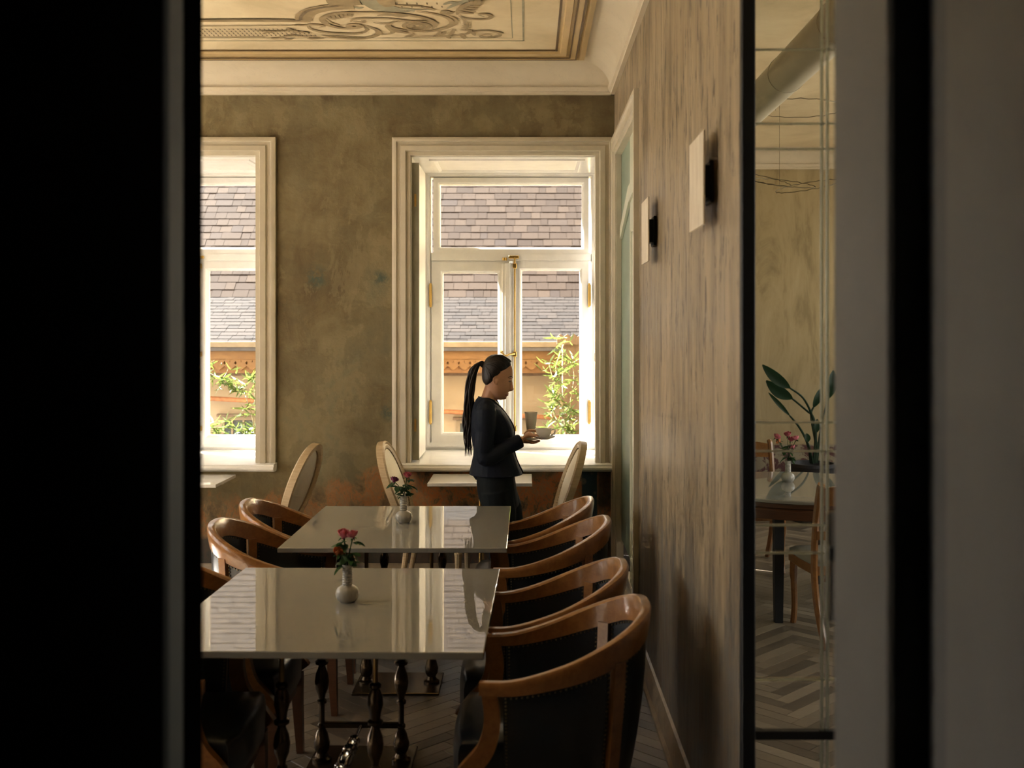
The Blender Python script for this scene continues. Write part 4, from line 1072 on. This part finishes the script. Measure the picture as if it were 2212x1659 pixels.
hc = empty('hoop_chandelier', (2.2, 8.6, 3.0)); tag(hc, 'thin wire hoop chandelier hanging in the side room', 'chandelier')
hoop(1722, 234, 8.6, .36, (0, .04, 0), hc); hoop(1690, 395, 8.6, .26, (.25, .1, 0), hc); hoop(1745, 402, 8.7, .26, (.2, -.2, 0), hc); hoop(1650, 388, 8.5, .22, (.3, .2, 0), hc)
for i, (px, py) in enumerate(((1722, 234), (1690, 395), (1745, 402))):
    p = P(px, py, 8.6) - hc.location
    MB().tube([p + Vector((.15 * (i - 1), .1, 0)), (p.x + .15 * (i - 1), p.y + .1, CZ - 3.0)], .0014, 4).build('suspension_wire', M['wire'], hc)

# ================================================================ OUTSIDE: the neighbouring house
hs = empty('neighbouring_house', (-2, 12.95, -4)); tag(hs, 'cream house with brown shingle roof and carved orange eaves outside the windows', 'house')
OFF = Vector((2, -12.95, 4))
def HB(mb, n, m, p=None, s=30): mb.xf(Matrix.Translation(OFF)); return mb.build(n, M[m], p or hs, s)
HX0, HX1 = -9.0, 7.0
E0 = Vector((0, 12.55, 1.64)); E1 = Vector((0, 14.17, 2.225)); E2 = Vector((0, 20.6, 8.655))
WY = 12.95
def pz(py, y): return EYE - (py - VY) / F * y
hw = HB(MB().box(HX0, HX1, WY, WY + .3, -4, 1.55), 'facade', 'house_wall', None, 0)
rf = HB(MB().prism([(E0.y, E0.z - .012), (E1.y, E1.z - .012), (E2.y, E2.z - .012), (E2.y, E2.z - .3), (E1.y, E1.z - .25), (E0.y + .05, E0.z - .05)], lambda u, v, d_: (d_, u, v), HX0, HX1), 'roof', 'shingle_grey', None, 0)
sm = MB(); q8 = [(0, 0, .003), (1, 0, .003), (1, 1.25, 0), (0, 1.25, 0), (0, 0, .0105), (1, 0, .0105), (1, 1.25, .004), (0, 1.25, .004)]
sm.add(q8, [(0,3,2,1),(4,5,6,7),(0,1,5,4),(1,2,6,5),(3,0,4,7)])
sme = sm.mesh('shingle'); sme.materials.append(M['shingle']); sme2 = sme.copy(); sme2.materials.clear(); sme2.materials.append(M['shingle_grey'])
shs = []
def course(a, b, expo):
    d = b - a; L = d.length; n = int(L / expo); ang = math.atan2(d.z, d.y)
    for i in range(n):
        p = a + d * (i * expo / L); x = HX0 + R.uniform(0, .2)
        while x < HX1:
            w = R.choice((.10, .13, .16, .16, .20, .24, .28))
            shs.append((x, p.y, p.z, w - .004, expo, ang, R.uniform(-.004, .008))); x += w
course(E0, E1, .123); course(E1, E2, .150)
def sh_rank(s):
    px = VX + F * s[0] / s[1]; py = VY - F * (s[2] - EYE) / s[1]
    inside = (945 < px < 1255 and 400 < py < 740) or (425 < px < 560 and 400 < py < 740)
    if not inside: return 1e6
    return -s[3] * s[4] + (0 if px > 900 else .02) + (py < 400) + (.03 if s[5] < .6 else 0)
shs.sort(key=sh_rank)
rest = MB(); rest2 = MB()
for i, (x, y, z, w, e, a, dz) in enumerate(shs):
    m4 = Matrix.Translation((x, y, z)) @ Matrix.Rotation(a, 4, 'X') @ Matrix.Translation((0, 0, dz * .3)) @ Matrix.Diagonal((w, e, 1, 1))
    if i < 300:
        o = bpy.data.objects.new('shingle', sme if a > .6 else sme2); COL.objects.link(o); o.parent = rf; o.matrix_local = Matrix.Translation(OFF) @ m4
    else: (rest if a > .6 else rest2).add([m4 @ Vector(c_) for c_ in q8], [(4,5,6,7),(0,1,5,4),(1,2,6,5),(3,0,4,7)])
rest.xf(Matrix.Translation(OFF)); tag(rest.build('shingles', M['shingle'], rf, 0), kind='stuff')
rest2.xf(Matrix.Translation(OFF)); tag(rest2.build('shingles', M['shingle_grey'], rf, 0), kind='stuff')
ey = 12.50
HB(MB().rbox(HX0, HX1, ey, ey + .05, pz(750, ey), pz(738, ey), .004), 'eaves_board', 'fascia')
HB(MB().prism([(ey - .01, pz(758, ey)), (ey + .10, pz(757, ey)), (ey + .10, pz(750, ey)), (ey + .01, pz(750, ey))], lambda u, v, d_: (d_, u, v), HX0, HX1), 'gutter', 'gutter')
HB(MB().rbox(HX0, HX1, ey + .12, ey + .16, pz(806, ey + .12), pz(757, ey + .12), .004), 'frieze_board', 'frieze_wood')
# carved pendants: each a half-and-half board with notched diamond and round cut-outs
uw = .132; zt, zb = pz(776, ey), pz(801, ey); H = zt - zb
def half(sg):
    c = [(0, 0), (0, .10), (.018, .14), (.022, .20), (.018, .26), (0, .30), (0, 1.0), (.5, .60), (.5, .50), (.5 - .13, .34), (.5, .18), (.5, 0)]
    return [(sg * u * uw, zt - v * H) for u, v in c]
pd = MB()
for sg in (-1, 1): pd.prism(half(sg), lambda u, v, d_: (u, d_, v), ey + .085, ey + .118)
pme = pd.mesh('carved_pendant'); pme.materials.append(M['orange_wood'])
for i in range(int((1.0 + 5.6) / uw)):
    o = bpy.data.objects.new('carved_pendant', pme); COL.objects.link(o); o.parent = hs; o.location = OFF + Vector((-5.5 + i * uw, 0, 0))
HB(MB().rbox(HX0, HX1, ey + .07, ey + .12, pz(776, ey + .07), pz(758, ey + .07), .004), 'frieze_moulding', 'orange_wood')
HB(MB().rbox(HX0, HX1, ey + .30, ey + .45, pz(812, ey + .3), pz(803, ey + .3), .004), 'eaves_shadow_strip', 'brown_wood')  # dark strip standing in for the shadow under the eaves
# rusty pipe, slightly sloping
pa, pb = P(300, 852, WY - .10), P(1300, 908, WY - .10)
HB(MB().tube([pa, (pa + pb) / 2, pb], .028, 12), 'rusty_pipe', 'rust')
# windows of the house
def hwin(px0, px1, py0, py1, rows, cols):
    a = P(px0, py0, WY); b = P(px1, py1, WY); x0, x1, z1, z0 = a.x, b.x, a.z, b.z
    w = HB(MB().frame(x0, x1, z0, z1, [(0, 0), (0, .03), (.045, .03), (.045, .0)], lambda u, v, h: (u, WY - h, v)), 'window', 'fascia')
    HB(MB().box(x0 + .03, x1 - .03, WY - .006, WY + .002, z0 + .03, z1 - .03), 'pane', 'pane_dark', w, 0)
    g = MB()
    for i in range(1, cols): g.box(lerp(x0, x1, i/cols) - .012, lerp(x0, x1, i/cols) + .012, WY - .022, WY - .004, z0 + .04, z1 - .04)
    for j in range(1, rows): g.box(x0 + .04, x1 - .04, WY - .020, WY - .004, lerp(z0, z1, j/rows) - .012, lerp(z0, z1, j/rows) + .012)
    HB(g, 'glazing_bars', 'fascia', w)
    HB(MB().rbox(x0 - .04, x1 + .04, WY - .07, WY, z1, z1 + .03, .004), 'lintel', 'brown_wood', w)
hwin(478, 600, 899, 1090, 3, 5); hwin(986, 1136, 906, 1090, 3, 5)
# weathered porch corner with carved top, right of the middle window
pc = empty('wooden_porch_post', (0.55, 11.6, -4)); tag(pc, 'dark weathered wooden porch post behind the right bamboo', 'post')
b0 = P(1214, 740, 12.2)
po = MB().rbox(b0.x, b0.x + .5, 12.15, 12.27, -4, b0.z, .01); po.xf(Matrix.Translation((-.55, -11.6, 4))); po.build('post', M['brown_wood'], pc)
zg = MB(); n = 8; 
poly = [(b0.x - .06, b0.z - .02), (b0.x - .06, b0.z + .07)] + [(b0.x - .06 + .62 * i / 16, b0.z + (.10 if i % 2 else .07)) for i in range(17)] + [(b0.x + .56, b0.z - .02)]
zg.prism(poly, lambda u, v, d_: (u, d_, v), 12.09, 12.15); zg.xf(Matrix.Translation((-.55, -11.6, 4))); zg.build('carved_cap', M['brown_wood'], pc)

# ---- bamboo
def bamboo(name, base, canes, label, seed, yb):
    rr = random.Random(seed); root = empty('bamboo', base); tag(root, label, 'bamboo', 'bamboo outside the windows')
    lv = MB()
    for pts, spread in canes:
        path = spline(([(P(*pts[0], yb).x - base[0], 0, 0)] if pts[0][1] >= 1000 else []) + [P(px, py, yb + rr.uniform(-.1, .1)) - Vector(base) for px, py in pts], 6); n = len(path)
        MB().tube(path, [lerp(.011, .003, i/(n-1)) for i in range(n)], 6).build('cane', M['bamboo_stem'], root)
        for i in range(2, n):
            if path[i].z + base[2] < .2: continue
            for k in range(spread):
                p = path[i] + Vector((rr.gauss(0, .06), rr.gauss(0, .05), rr.gauss(0, .05)))
                for j in range(rr.randint(2, 4)):
                    L = rr.uniform(.08, .17); a = rr.uniform(0, 2*PI); el = rr.uniform(-.9, .7)
                    l = MB(); w = L * .075
                    l.loft([[(0, -.2*w, 0), (0, .2*w, 0)], [(L*.3, -w, .004), (L*.3, w, .004)], [(L*.65, -w*.7, -.004), (L*.65, w*.7, -.004)], [(L, -.05*w, -.02), (L, .05*w, -.02)]], closed=False)
                    l.xf(Matrix.Translation(p) @ Matrix.Rotation(a, 4, 'Z') @ Matrix.Rotation(el, 4, 'Y') @ Matrix.Rotation(rr.uniform(0, 3), 4, 'X')); lv.add(l.v, l.f)
    tag(lv.build('foliage', M['bamboo_leaf'], root, 60), kind='stuff')
bamboo('bamboo', (.44, 11.7, -4), [([(1225, 1100), (1222, 950), (1215, 870), (1200, 800), (1222, 735)], 2), ([(1232, 1100), (1228, 950), (1232, 870), (1240, 810), (1228, 770)], 2),
       ([(1215, 1100), (1212, 940), (1198, 900), (1192, 850)], 2), ([(1225, 960), (1215, 880), (1198, 830), (1185, 782)], 1)], 'light green bamboo outside the right pane of the middle window', 4, 11.7)
bamboo('bamboo', (-3.1, 11.7, -4), [([(560, 1100), (548, 920), (535, 870), (526, 842)], 1), ([(530, 846), (500, 832), (470, 815), (430, 795)], 3), ([(560, 960), (552, 880), (550, 830), (545, 812)], 1),
       ([(400, 1000), (430, 930), (470, 925), (495, 918)], 2), ([(555, 1000), (540, 940), (520, 925)], 2)], 'green bamboo with brown cane outside the left window', 9, 11.7)
tag(MB().box(-40, 40, -30, 60, -4.2, -4).build('courtyard_ground', M['ground'], None, 0), kind='structure')

# ================================================================ THE WAITRESS
WY0 = 6.70; WPM = F / WY0
wx = lambda px: (px - VX) / WPM
wz = lambda py: EYE - (py - VY) / WPM
wroot = empty('person', (wx(1068), WY0, 0))
tag(wroot, 'waitress in navy jacket with long ponytail carrying a cup and tumbler, in profile', 'person')
WO = Matrix.Translation((-wx(1068), -WY0, 0))
def ring(py, back, front, hw, n=28, yo=0, ex=2.3, pinch=0.0):
    """horizontal slice of the figure: back/front in photo px, half width in metres"""
    cx, a = (wx(back) + wx(front)) / 2, (wx(front) - wx(back)) / 2; out = []
    for k in range(n):
        t = 2*PI*k/n; c, s = math.cos(t), math.sin(t)
        u = math.copysign(abs(c) ** (2/ex), c); v = math.copysign(abs(s) ** (2/ex), s)
        out.append((cx + a*u, WY0 + yo + hw*v*(1 - pinch*max(0, u)), wz(py)))
    return out
# --- body: head, neck, torso, legs, arms and hands as one surface
b = MB()
HEAD = [(769, 1066, 1080, .022), (773, 1058, 1090, .045), (780, 1051, 1099, .062), (790, 1047, 1105, .071), (800, 1045, 1107.5, .0745), (810, 1044.5, 1108, .0755), (817, 1045, 1107.5, .075),
        (823, 1046, 1105, .073), (830, 1047, 1104.2, .070), (837, 1049, 1103, .066), (843, 1051, 1101, .061), (848, 1054, 1098, .056), (853, 1058, 1096, .049), (858, 1063, 1093.5, .040), (862, 1070, 1089, .026), (863.5, 1076, 1086, .012)]
b.loft([ring(py, bk, fr_, hw, 28, 0, 2.15, .38) for py, bk, fr_, hw in HEAD])
def cone(pts, rad, n=14, flat=1.0): b.tube(pts, rad, n, True, flat)
S = lambda px, py, dy=0: Vector((wx(px), WY0 + dy, wz(py)))
cone([S(1064, 838), S(1057, 856), S(1051, 878), S(1048, 892)], [.050, .047, .052, .075])            # neck
# nose, lips, chin, brow, ear
b.loft([[S(1103.5, 820, -.007), S(1106.2, 820), S(1103.5, 820, .007), S(1098, 820)], [S(1104, 828, -.009), S(1108.0, 829), S(1104, 828, .009), S(1097, 828)],
        [S(1102.5, 837, -.013), S(1110.4, 838.5), S(1102.5, 837, .013), S(1096, 837)], [S(1101.5, 842.5, -.015), S(1111.0, 842), S(1101.5, 842.5, .015), S(1095, 842)], [S(1101, 845.5, -.009), S(1105.0, 845.6), S(1101, 845.5, .009), S(1095, 845)]])
b.ball(S(1094.5, 850.4), (.0135, .020, .0055), 12, 6); b.ball(S(1093.2, 854.0), (.0135, .018, .006), 12, 6); b.ball(S(1089, 859), (.016, .021, .012), 12, 6)
for sg in (-1, 1): b.ball(S(1101.5, 815.5, sg*.022), (.015, .022, .007), 12, 6)
for sg in (-1, 1):
    e = MB(); pts = []
    for k in range(13):
        a = -2.2 + 4.6 * k/12; pts.append(S(1071 + 5.6*math.cos(a)*-1 * .8, 820 + 7.6*math.sin(a), sg*.079))
    b.tube(pts, .0055, 8); b.ball(S(1072.5, 821.5, sg*.074), (.014, .006, .018), 10, 6); b.ball(S(1073, 828, sg*.077), (.007, .005, .007), 8, 5)
# torso, hips
TORSO = [(872, 1030, 1072, .12), (884, 1024, 1086, .155), (905, 1024, 1096, .150), (930, 1024, 1100, .14), (965, 1028, 1101, .125), (1000, 1030, 1108, .15), (1030, 1032, 1112, .165), (1055, 1034, 1112, .165)]
b.loft([ring(*r) for r in TORSO])
def leg(dy, pts, rad): cone([S(px, py, dy) for px, py in pts], rad)
leg(-.085, [(1072, 1040), (1078, 1100), (1086, 1170), (1083, 1240), (1076, 1305)], [.085, .078, .055, .050, .036])
leg(.085, [(1074, 1040), (1088, 1100), (1104, 1170), (1100, 1240), (1094, 1305)], [.085, .078, .055, .050, .036])
SH, EL, WR = S(1052, 886, -.165), S(1049, 980, -.20), S(1128, 946, -.115)
SH2, EL2, WR2 = S(1056, 886, .165), S(1056, 980, .20), S(1126, 955, .10)
for A_, B_, C_ in ((SH, EL, WR), (SH2, EL2, WR2)):
    cone([A_, (A_*2 + B_)/3, B_, (B_ + C_)/2, C_], [.048, .042, .036, .032, .024])
# hands: palm plus five separate fingers closing on the saucers
def finger(pts, r0, r1): cone(spline(pts, 4), [lerp(r0, r1, i / (4*(len(pts)-1))) for i in range(4*(len(pts)-1) + 1)], 9)
def palm(rows):
    b.loft([[c + u * w * math.cos(t) + v * h * math.sin(t) for t in [2*PI*k/14 for k in range(14)]] for c, u, v, w, h in rows])
Y1 = Vector((0, 1, 0)); Zv = Vector((.25, 0, .97))
palm([(S(1127, 946, -.112), Y1, Zv, .024, .021), (S(1133, 940, -.108), Y1, Zv, .032, .022), (S(1140, 936, -.102), Y1, Zv, .040, .021), (S(1149, 936, -.096), Y1, Zv, .041, .016)])
for dy, l, dz in ((-.130, 1.0, 0), (-.108, 1.12, -.8), (-.086, 1.08, -.6), (-.066, .88, .6)):
    finger([S(1146, 936.5 + dz, dy), S(1146 + 10*l, 938 + dz, dy + .004), S(1146 + 19*l, 941.5 + dz, dy + .010), S(1146 + 26*l, 944.5 + dz, dy + .016)], .0100, .0066)
finger([S(1133, 937, -.078), S(1141, 929.5, -.062), S(1152, 928.5, -.050), S(1161, 931.5, -.044)], .0115, .0075)     # thumb over the rim
palm([(S(1126, 955, .10), Y1, Zv, .024, .020), (S(1132, 955, .094), Y1, Zv, .032, .019), (S(1139, 956, .088), Y1, Zv, .039, .016), (S(1146, 956.5, .084), Y1, Zv, .038, .013)])
for dy, l, dz in ((.052, .9, .6), (.074, 1.1, 0), (.096, 1.1, 0), (.116, .95, .5)):
    finger([S(1144, 957 + dz, dy), S(1144 + 8*l, 958 + dz, dy), S(1144 + 15*l, 957 + dz, dy), S(1144 + 21*l, 954.5 + dz, dy)], .0092, .0064)
finger([S(1131, 953, .066), S(1136, 947.5, .052), S(1144, 947, .046), S(1151, 949, .044)], .0105, .0072)
body = remeshed(b, 'body', M['skin'], wroot, .0042, 3); body.data.transform(WO)
# small facial features
def WB(mb, n, m, p=None, s=60): mb.xf(WO); return mb.build(n, M[m], p or body, s)
for sg in (-1, 1):
    WB(MB().ball(S(1100.6, 823.0, sg*.0225), (.0095, .0085, .0050), 12, 8), 'eye', 'eye_white')
    WB(MB().tube(spline([S(1104.2, 822.4, sg*.020), S(1102.6, 822.9, sg*.029), S(1098.2, 822.6, sg*.0335)], 4), [.0022]*8 + [.0016], 5), 'eyelash', 'hair')
    WB(MB().tube(spline([S(1107.2, 815.0, sg*.012), S(1103.6, 813.2, sg*.030), S(1096.5, 814.6, sg*.043)], 4), [.0028]*8 + [.0012], 5), 'eyebrow', 'hair')
for nm, x_, z_, r_ in (('upper_lip', 1098.0, 850.8, .0034), ('lower_lip', 1097.0, 853.6, .0040)):
    WB(MB().tube(spline([S(1090.6, 851.9, -.0225), S(x_ - 3.0, z_ + .3, -.0150), S(x_, z_, 0), S(x_ - 3.0, z_ + .3, .0150), S(1090.6, 851.9, .0225)], 5), [.0012] + [r_] * 19 + [.0012], 8), nm, 'lip')

# --- hair: swept-back cap, hair tie and ponytail of locks
h = MB()
CAP = [(765.5, 1066, 1080, .020), (768, 1058, 1090, .042), (773, 1051, 1097, .058), (780, 1046.5, 1102.5, .070), (788, 1043, 1104.5, .078), (796, 1041.5, 1100, .0825), (804, 1040.5, 1093, .0835), (812, 1040.5, 1086, .083), (820, 1041.5, 1079, .079), (826, 1044, 1069, .067), (831, 1048, 1063, .046), (833.5, 1052, 1058, .020)]
h.loft([ring(*r, 28, 0, 2.1, .10) for r in CAP])
cap = remeshed(h, 'hair', M['hair'], body, .005, 3); cap.data.transform(WO)
def cap_y(px, py):
    py = max(CAP[0][0] + .01, min(CAP[-1][0] - .01, py))
    for r0, r1 in zip(CAP, CAP[1:]):
        if r0[0] <= py <= r1[0]:
            t = (py - r0[0]) / (r1[0] - r0[0]); bk, fr_, hw = (lerp(r0[i], r1[i], t) for i in (1, 2, 3)); break
    u = max(-1, min(1, (px - (bk + fr_) / 2) / ((fr_ - bk) / 2))); v = (1 - abs(u) ** 2.1) ** (1 / 2.1)
    return hw * v * (1 - .10 * max(0, u))
stn = MB(); rr = random.Random(11)
HL = [(1103, 781), (1101, 786), (1096, 791), (1089.5, 799), (1083, 806), (1077, 811), (1071, 815), (1064, 818), (1061, 823), (1057, 828)]
HLs = spline([(x, y, 0) for x, y in HL], 5)
for k in range(78):
    s0 = HLs[int(rr.random() * (len(HLs) - 1))]; x0_, y0_ = s0.x + rr.uniform(-1.5, 2.2), s0.y + rr.uniform(-1.5, 1.2)
    lift = rr.uniform(2, 9) * max(.15, (1085 - 1046 + (x0_ - 1060)) / 60); pts_ = {-1: [], 1: []}
    for i in range(13):
        t = i / 12; px = lerp(x0_, 1047, t); py = lerp(y0_, 789.5, t) - lift * math.sin(PI * t) - (max(0, x0_ - 1075) * .30) * math.sin(PI * t)
        py = max(py, 767.5); yy = cap_y(px, py) + .0005
        for sg in (-1, 1): pts_[sg].append(S(px, py, sg * yy))
    for sg in (-1, 1): stn.tube(pts_[sg], [.0012] + [rr.uniform(.0024, .0042)] * 11 + [.003], 5)
WB(stn, 'hair_strands', 'hair', cap, 180)
PT = [(1046, 789), (1037, 784.5), (1029, 789), (1022, 803), (1017, 825), (1013.5, 850), (1012, 880), (1011, 910), (1012, 940), (1014, 968)]
PWd = [.016, .021, .028, .034, .036, .037, .038, .038, .034, .020]
tail = MB(); rr = random.Random(5)
for k in range(34):
    a = rr.uniform(0, 2*PI); q = math.sqrt(rr.random()) * .82; ph = rr.uniform(0, 6); pts = []; cut = rr.choice((10, 10, 10, 9))
    for i, (px, py) in enumerate(PT[:cut]):
        w = PWd[i] * (1 if i < 9 else 1.4); wob = .009 * math.sin(ph + i*1.5) * (i / 6)
        pts.append(S(px, py + (rr.uniform(-6, 6) if i == cut - 1 else 0)) + Vector((math.cos(a)*q*w + wob, math.sin(a)*q*w*1.15 + wob, math.cos(a)*q*w*.5*(1 if i < 3 else 0))))
    sp = spline(pts, 4); m = len(sp)
    tail.tube(sp, [lerp(.0085, .0062, i/m) * (1 if i < m*.82 else max(.12, (m - i)/(m*.18))) for i in range(m)], 6)
for k in range(10):                           # a few flyaway ends
    px = 1012 + rr.uniform(-6, 7); tail.tube(spline([S(px, 900, rr.uniform(-.03, .03)), S(px + rr.uniform(-4, 3), 940, rr.uniform(-.03, .03)), S(px + rr.uniform(-6, 5), 985, rr.uniform(-.03, .03))], 5), [.0028]*6 + [.002]*4 + [.0007], 5)
WB(tail, 'ponytail', 'hair', cap, 180)
WB(MB().tube([S(1046.5, 790.5), S(1039.5, 785)], .0185, 12), 'hair_tie', 'lamp_black', cap)

# --- jacket
j = MB()
JK = [(858, 1032, 1058, .080), (863, 1028, 1068, .115), (870, 1024.5, 1075, .155), (880, 1021, 1084, .185), (892, 1019, 1094, .188), (906, 1018, 1102, .178), (922, 1017.5, 1108.5, .168), (938, 1018, 1111, .158), (955, 1020, 1110.5, .150), (970, 1023, 1109.5, .146),
      (984, 1022, 1113, .155), (1000, 1018.5, 1119.5, .170), (1014, 1015, 1126, .184), (1023, 1013.5, 1129.5, .192), (1024, 1020, 1122, .175)]
j.loft([ring(*r) for r in JK])
def sleeve(A_, B_, C_, cuff):
    d = (C_ - B_).normalized(); C2_ = C_ - d * .010
    j.tube(spline([A_ + Vector((.004, .035 * (1 if A_.y < WY0 else -1), .020)), A_, (A_*.55 + B_*.45), B_ + Vector((-.004, 0, .022)), B_ + Vector((.022, 0, -.004)), (B_*.5 + C2_*.5) + Vector((0, 0, -.006)), C2_], 4),
           [.060]*4 + [.064]*4 + [.058]*4 + [.052]*4 + [.052]*4 + [.046]*4 + [cuff], 18)
sleeve(SH, EL, WR, .044); sleeve(SH2, EL2, WR2, .043)
jk = remeshed(j, 'jacket', M['navy'], wroot, .005, 3); jk.data.transform(WO)
# lapel edge, pocket flap, centre vent and cuff seams
ed = MB().tube(spline([S(1034, 857, .0), S(1046, 860, -.075), S(1066, 864, -.075), S(1085, 882, -.05), S(1101, 904, -.02), S(1111, 926, -.006), S(1111.5, 955, -.004), S(1114, 985, -.004), S(1130, 1021, -.004)], 5), .0042, 8)
WB(ed, 'lapel_edge', 'navy', jk)
pk = MB(); pts = [S(1082 + 19*i/5, 994 - .8*i/5, -.150 + .030*i/5) for i in range(6)]
pk.loft([[p + Vector((0, -.006, 0)), p + Vector((0, .004, 0)), p + Vector((0, .002, -.024)), p + Vector((0, -.009, -.026))] for p in pts]); WB(pk, 'pocket_flap', 'navy', jk)
WB(MB().loft([[S(1017, 1018, -.05), S(1017, 1018, .05), S(1029, 1034, .06), S(1029, 1034, -.06)], [S(1021, 1018, -.05), S(1021, 1018, .05), S(1033, 1032, .06), S(1033, 1032, -.06)]]), 'jacket_tail', 'navy', jk)
# --- trousers and shoes
tr = MB()
tr.loft([ring(*r) for r in [(1008, 1031, 1108, .152), (1022, 1030, 1111, .165), (1042, 1029.5, 1114, .175), (1060, 1031, 1116.5, .177), (1078, 1035, 1119, .172), (1092, 1042, 1121, .160)]])
for dy, pts, rad in ((-.085, [(1073, 1055), (1080, 1100), (1087, 1170), (1083, 1240), (1078, 1300)], [.104, .104, .086, .076, .066]), (.085, [(1076, 1055), (1092, 1100), (1105, 1170), (1101, 1240), (1096, 1300)], [.104, .102, .086, .076, .066])):
    tr.tube([S(px, py, dy) for px, py in pts], rad, 18)
to = remeshed(tr, 'trousers', M['trousers'], wroot, .006, 3); to.data.transform(WO)
for dy, px in ((-.085, 1078), (.085, 1096)):
    sh = MB(); x0 = wx(px); rs = []
    for x, w, z in ((-.055, .022, .05), (-.03, .034, .072), (.03, .036, .070), (.10, .042, .050), (.16, .036, .034), (.185, .012, .024)):
        rs.append([(x0 + x, WY0 + dy - w, .002), (x0 + x, WY0 + dy + w, .002), (x0 + x, WY0 + dy + w, z*.6), (x0 + x, WY0 + dy + w*.5, z), (x0 + x, WY0 + dy - w*.5, z), (x0 + x, WY0 + dy - w, z*.6)])
    WB(sh.loft(rs), 'shoe', 'shoe', wroot)

# --- what she carries
def saucer(c, tilt, label, r=.072):
    o = MB().lathe([(0, 0), (.030, 0), (.034, .003), (r*.8, .011), (r, .019), (r, .021), (r*.8, .0145), (.034, .0065), (0, .005)], 36).build('saucer', M['porcelain'], None, 40, c)
    o.rotation_euler = (0, tilt, 0); return tag(o, label, 'saucer', 'saucers held by the waitress')
sc = S(1174, 945.5, -.085); saucer(sc, .04, 'upper saucer under the coffee cup in the waitress hand')
cp = empty('coffee_cup', sc + Vector((0, 0, .006))); tag(cp, 'wide white coffee cup on the saucer in the waitress hand', 'cup')
MB().lathe([(0, .0), (.024, 0), (.026, .004), (.036, .012), (.045, .030), (.0495, .056), (.050, .060), (.0475, .060), (.043, .030), (.032, .012), (0, .008)], 36).build('bowl', M['porcelain'], cp, 40)
MB().tube(spline([(.046, 0, .050), (.066, 0, .052), (.070, 0, .036), (.058, 0, .022), (.042, 0, .020)], 5), .0042, 8).build('handle', M['porcelain'], cp)
s2 = S(1147, 953.5, .085); saucer(s2, .03, 'lower saucer under the tumbler, held in the far hand', .066)
tb = empty('tumbler', s2 + Vector((0, 0, .006))); tag(tb, 'tall tapering tumbler on the lower saucer held by the waitress', 'tumbler')
MB().lathe([(0, .030), (.020, .030), (.024, .040), (.033, .100), (.0405, .170), (.0405, .172), (.038, .172), (.030, .100), (.020, .045), (0, .042)], 32).build('glass', M['tumbler'], tb, 40)
MB().lathe([(0, 0), (.026, 0), (.028, .004), (.014, .012), (.013, .024), (.022, .032), (0, .034)], 28).build('foot', M['brass_rod'], tb, 40)
spn = MB().tube([S(1158, 941, -.13), S(1192, 936.5, -.10)], [.0022, .0016], 6); spn.ball(S(1196, 936, -.097), (.012, .007, .002), 10, 5)
tag(spn.build('teaspoon', M['chrome'], None, 60), 'small steel teaspoon lying across the upper saucer', 'teaspoon')
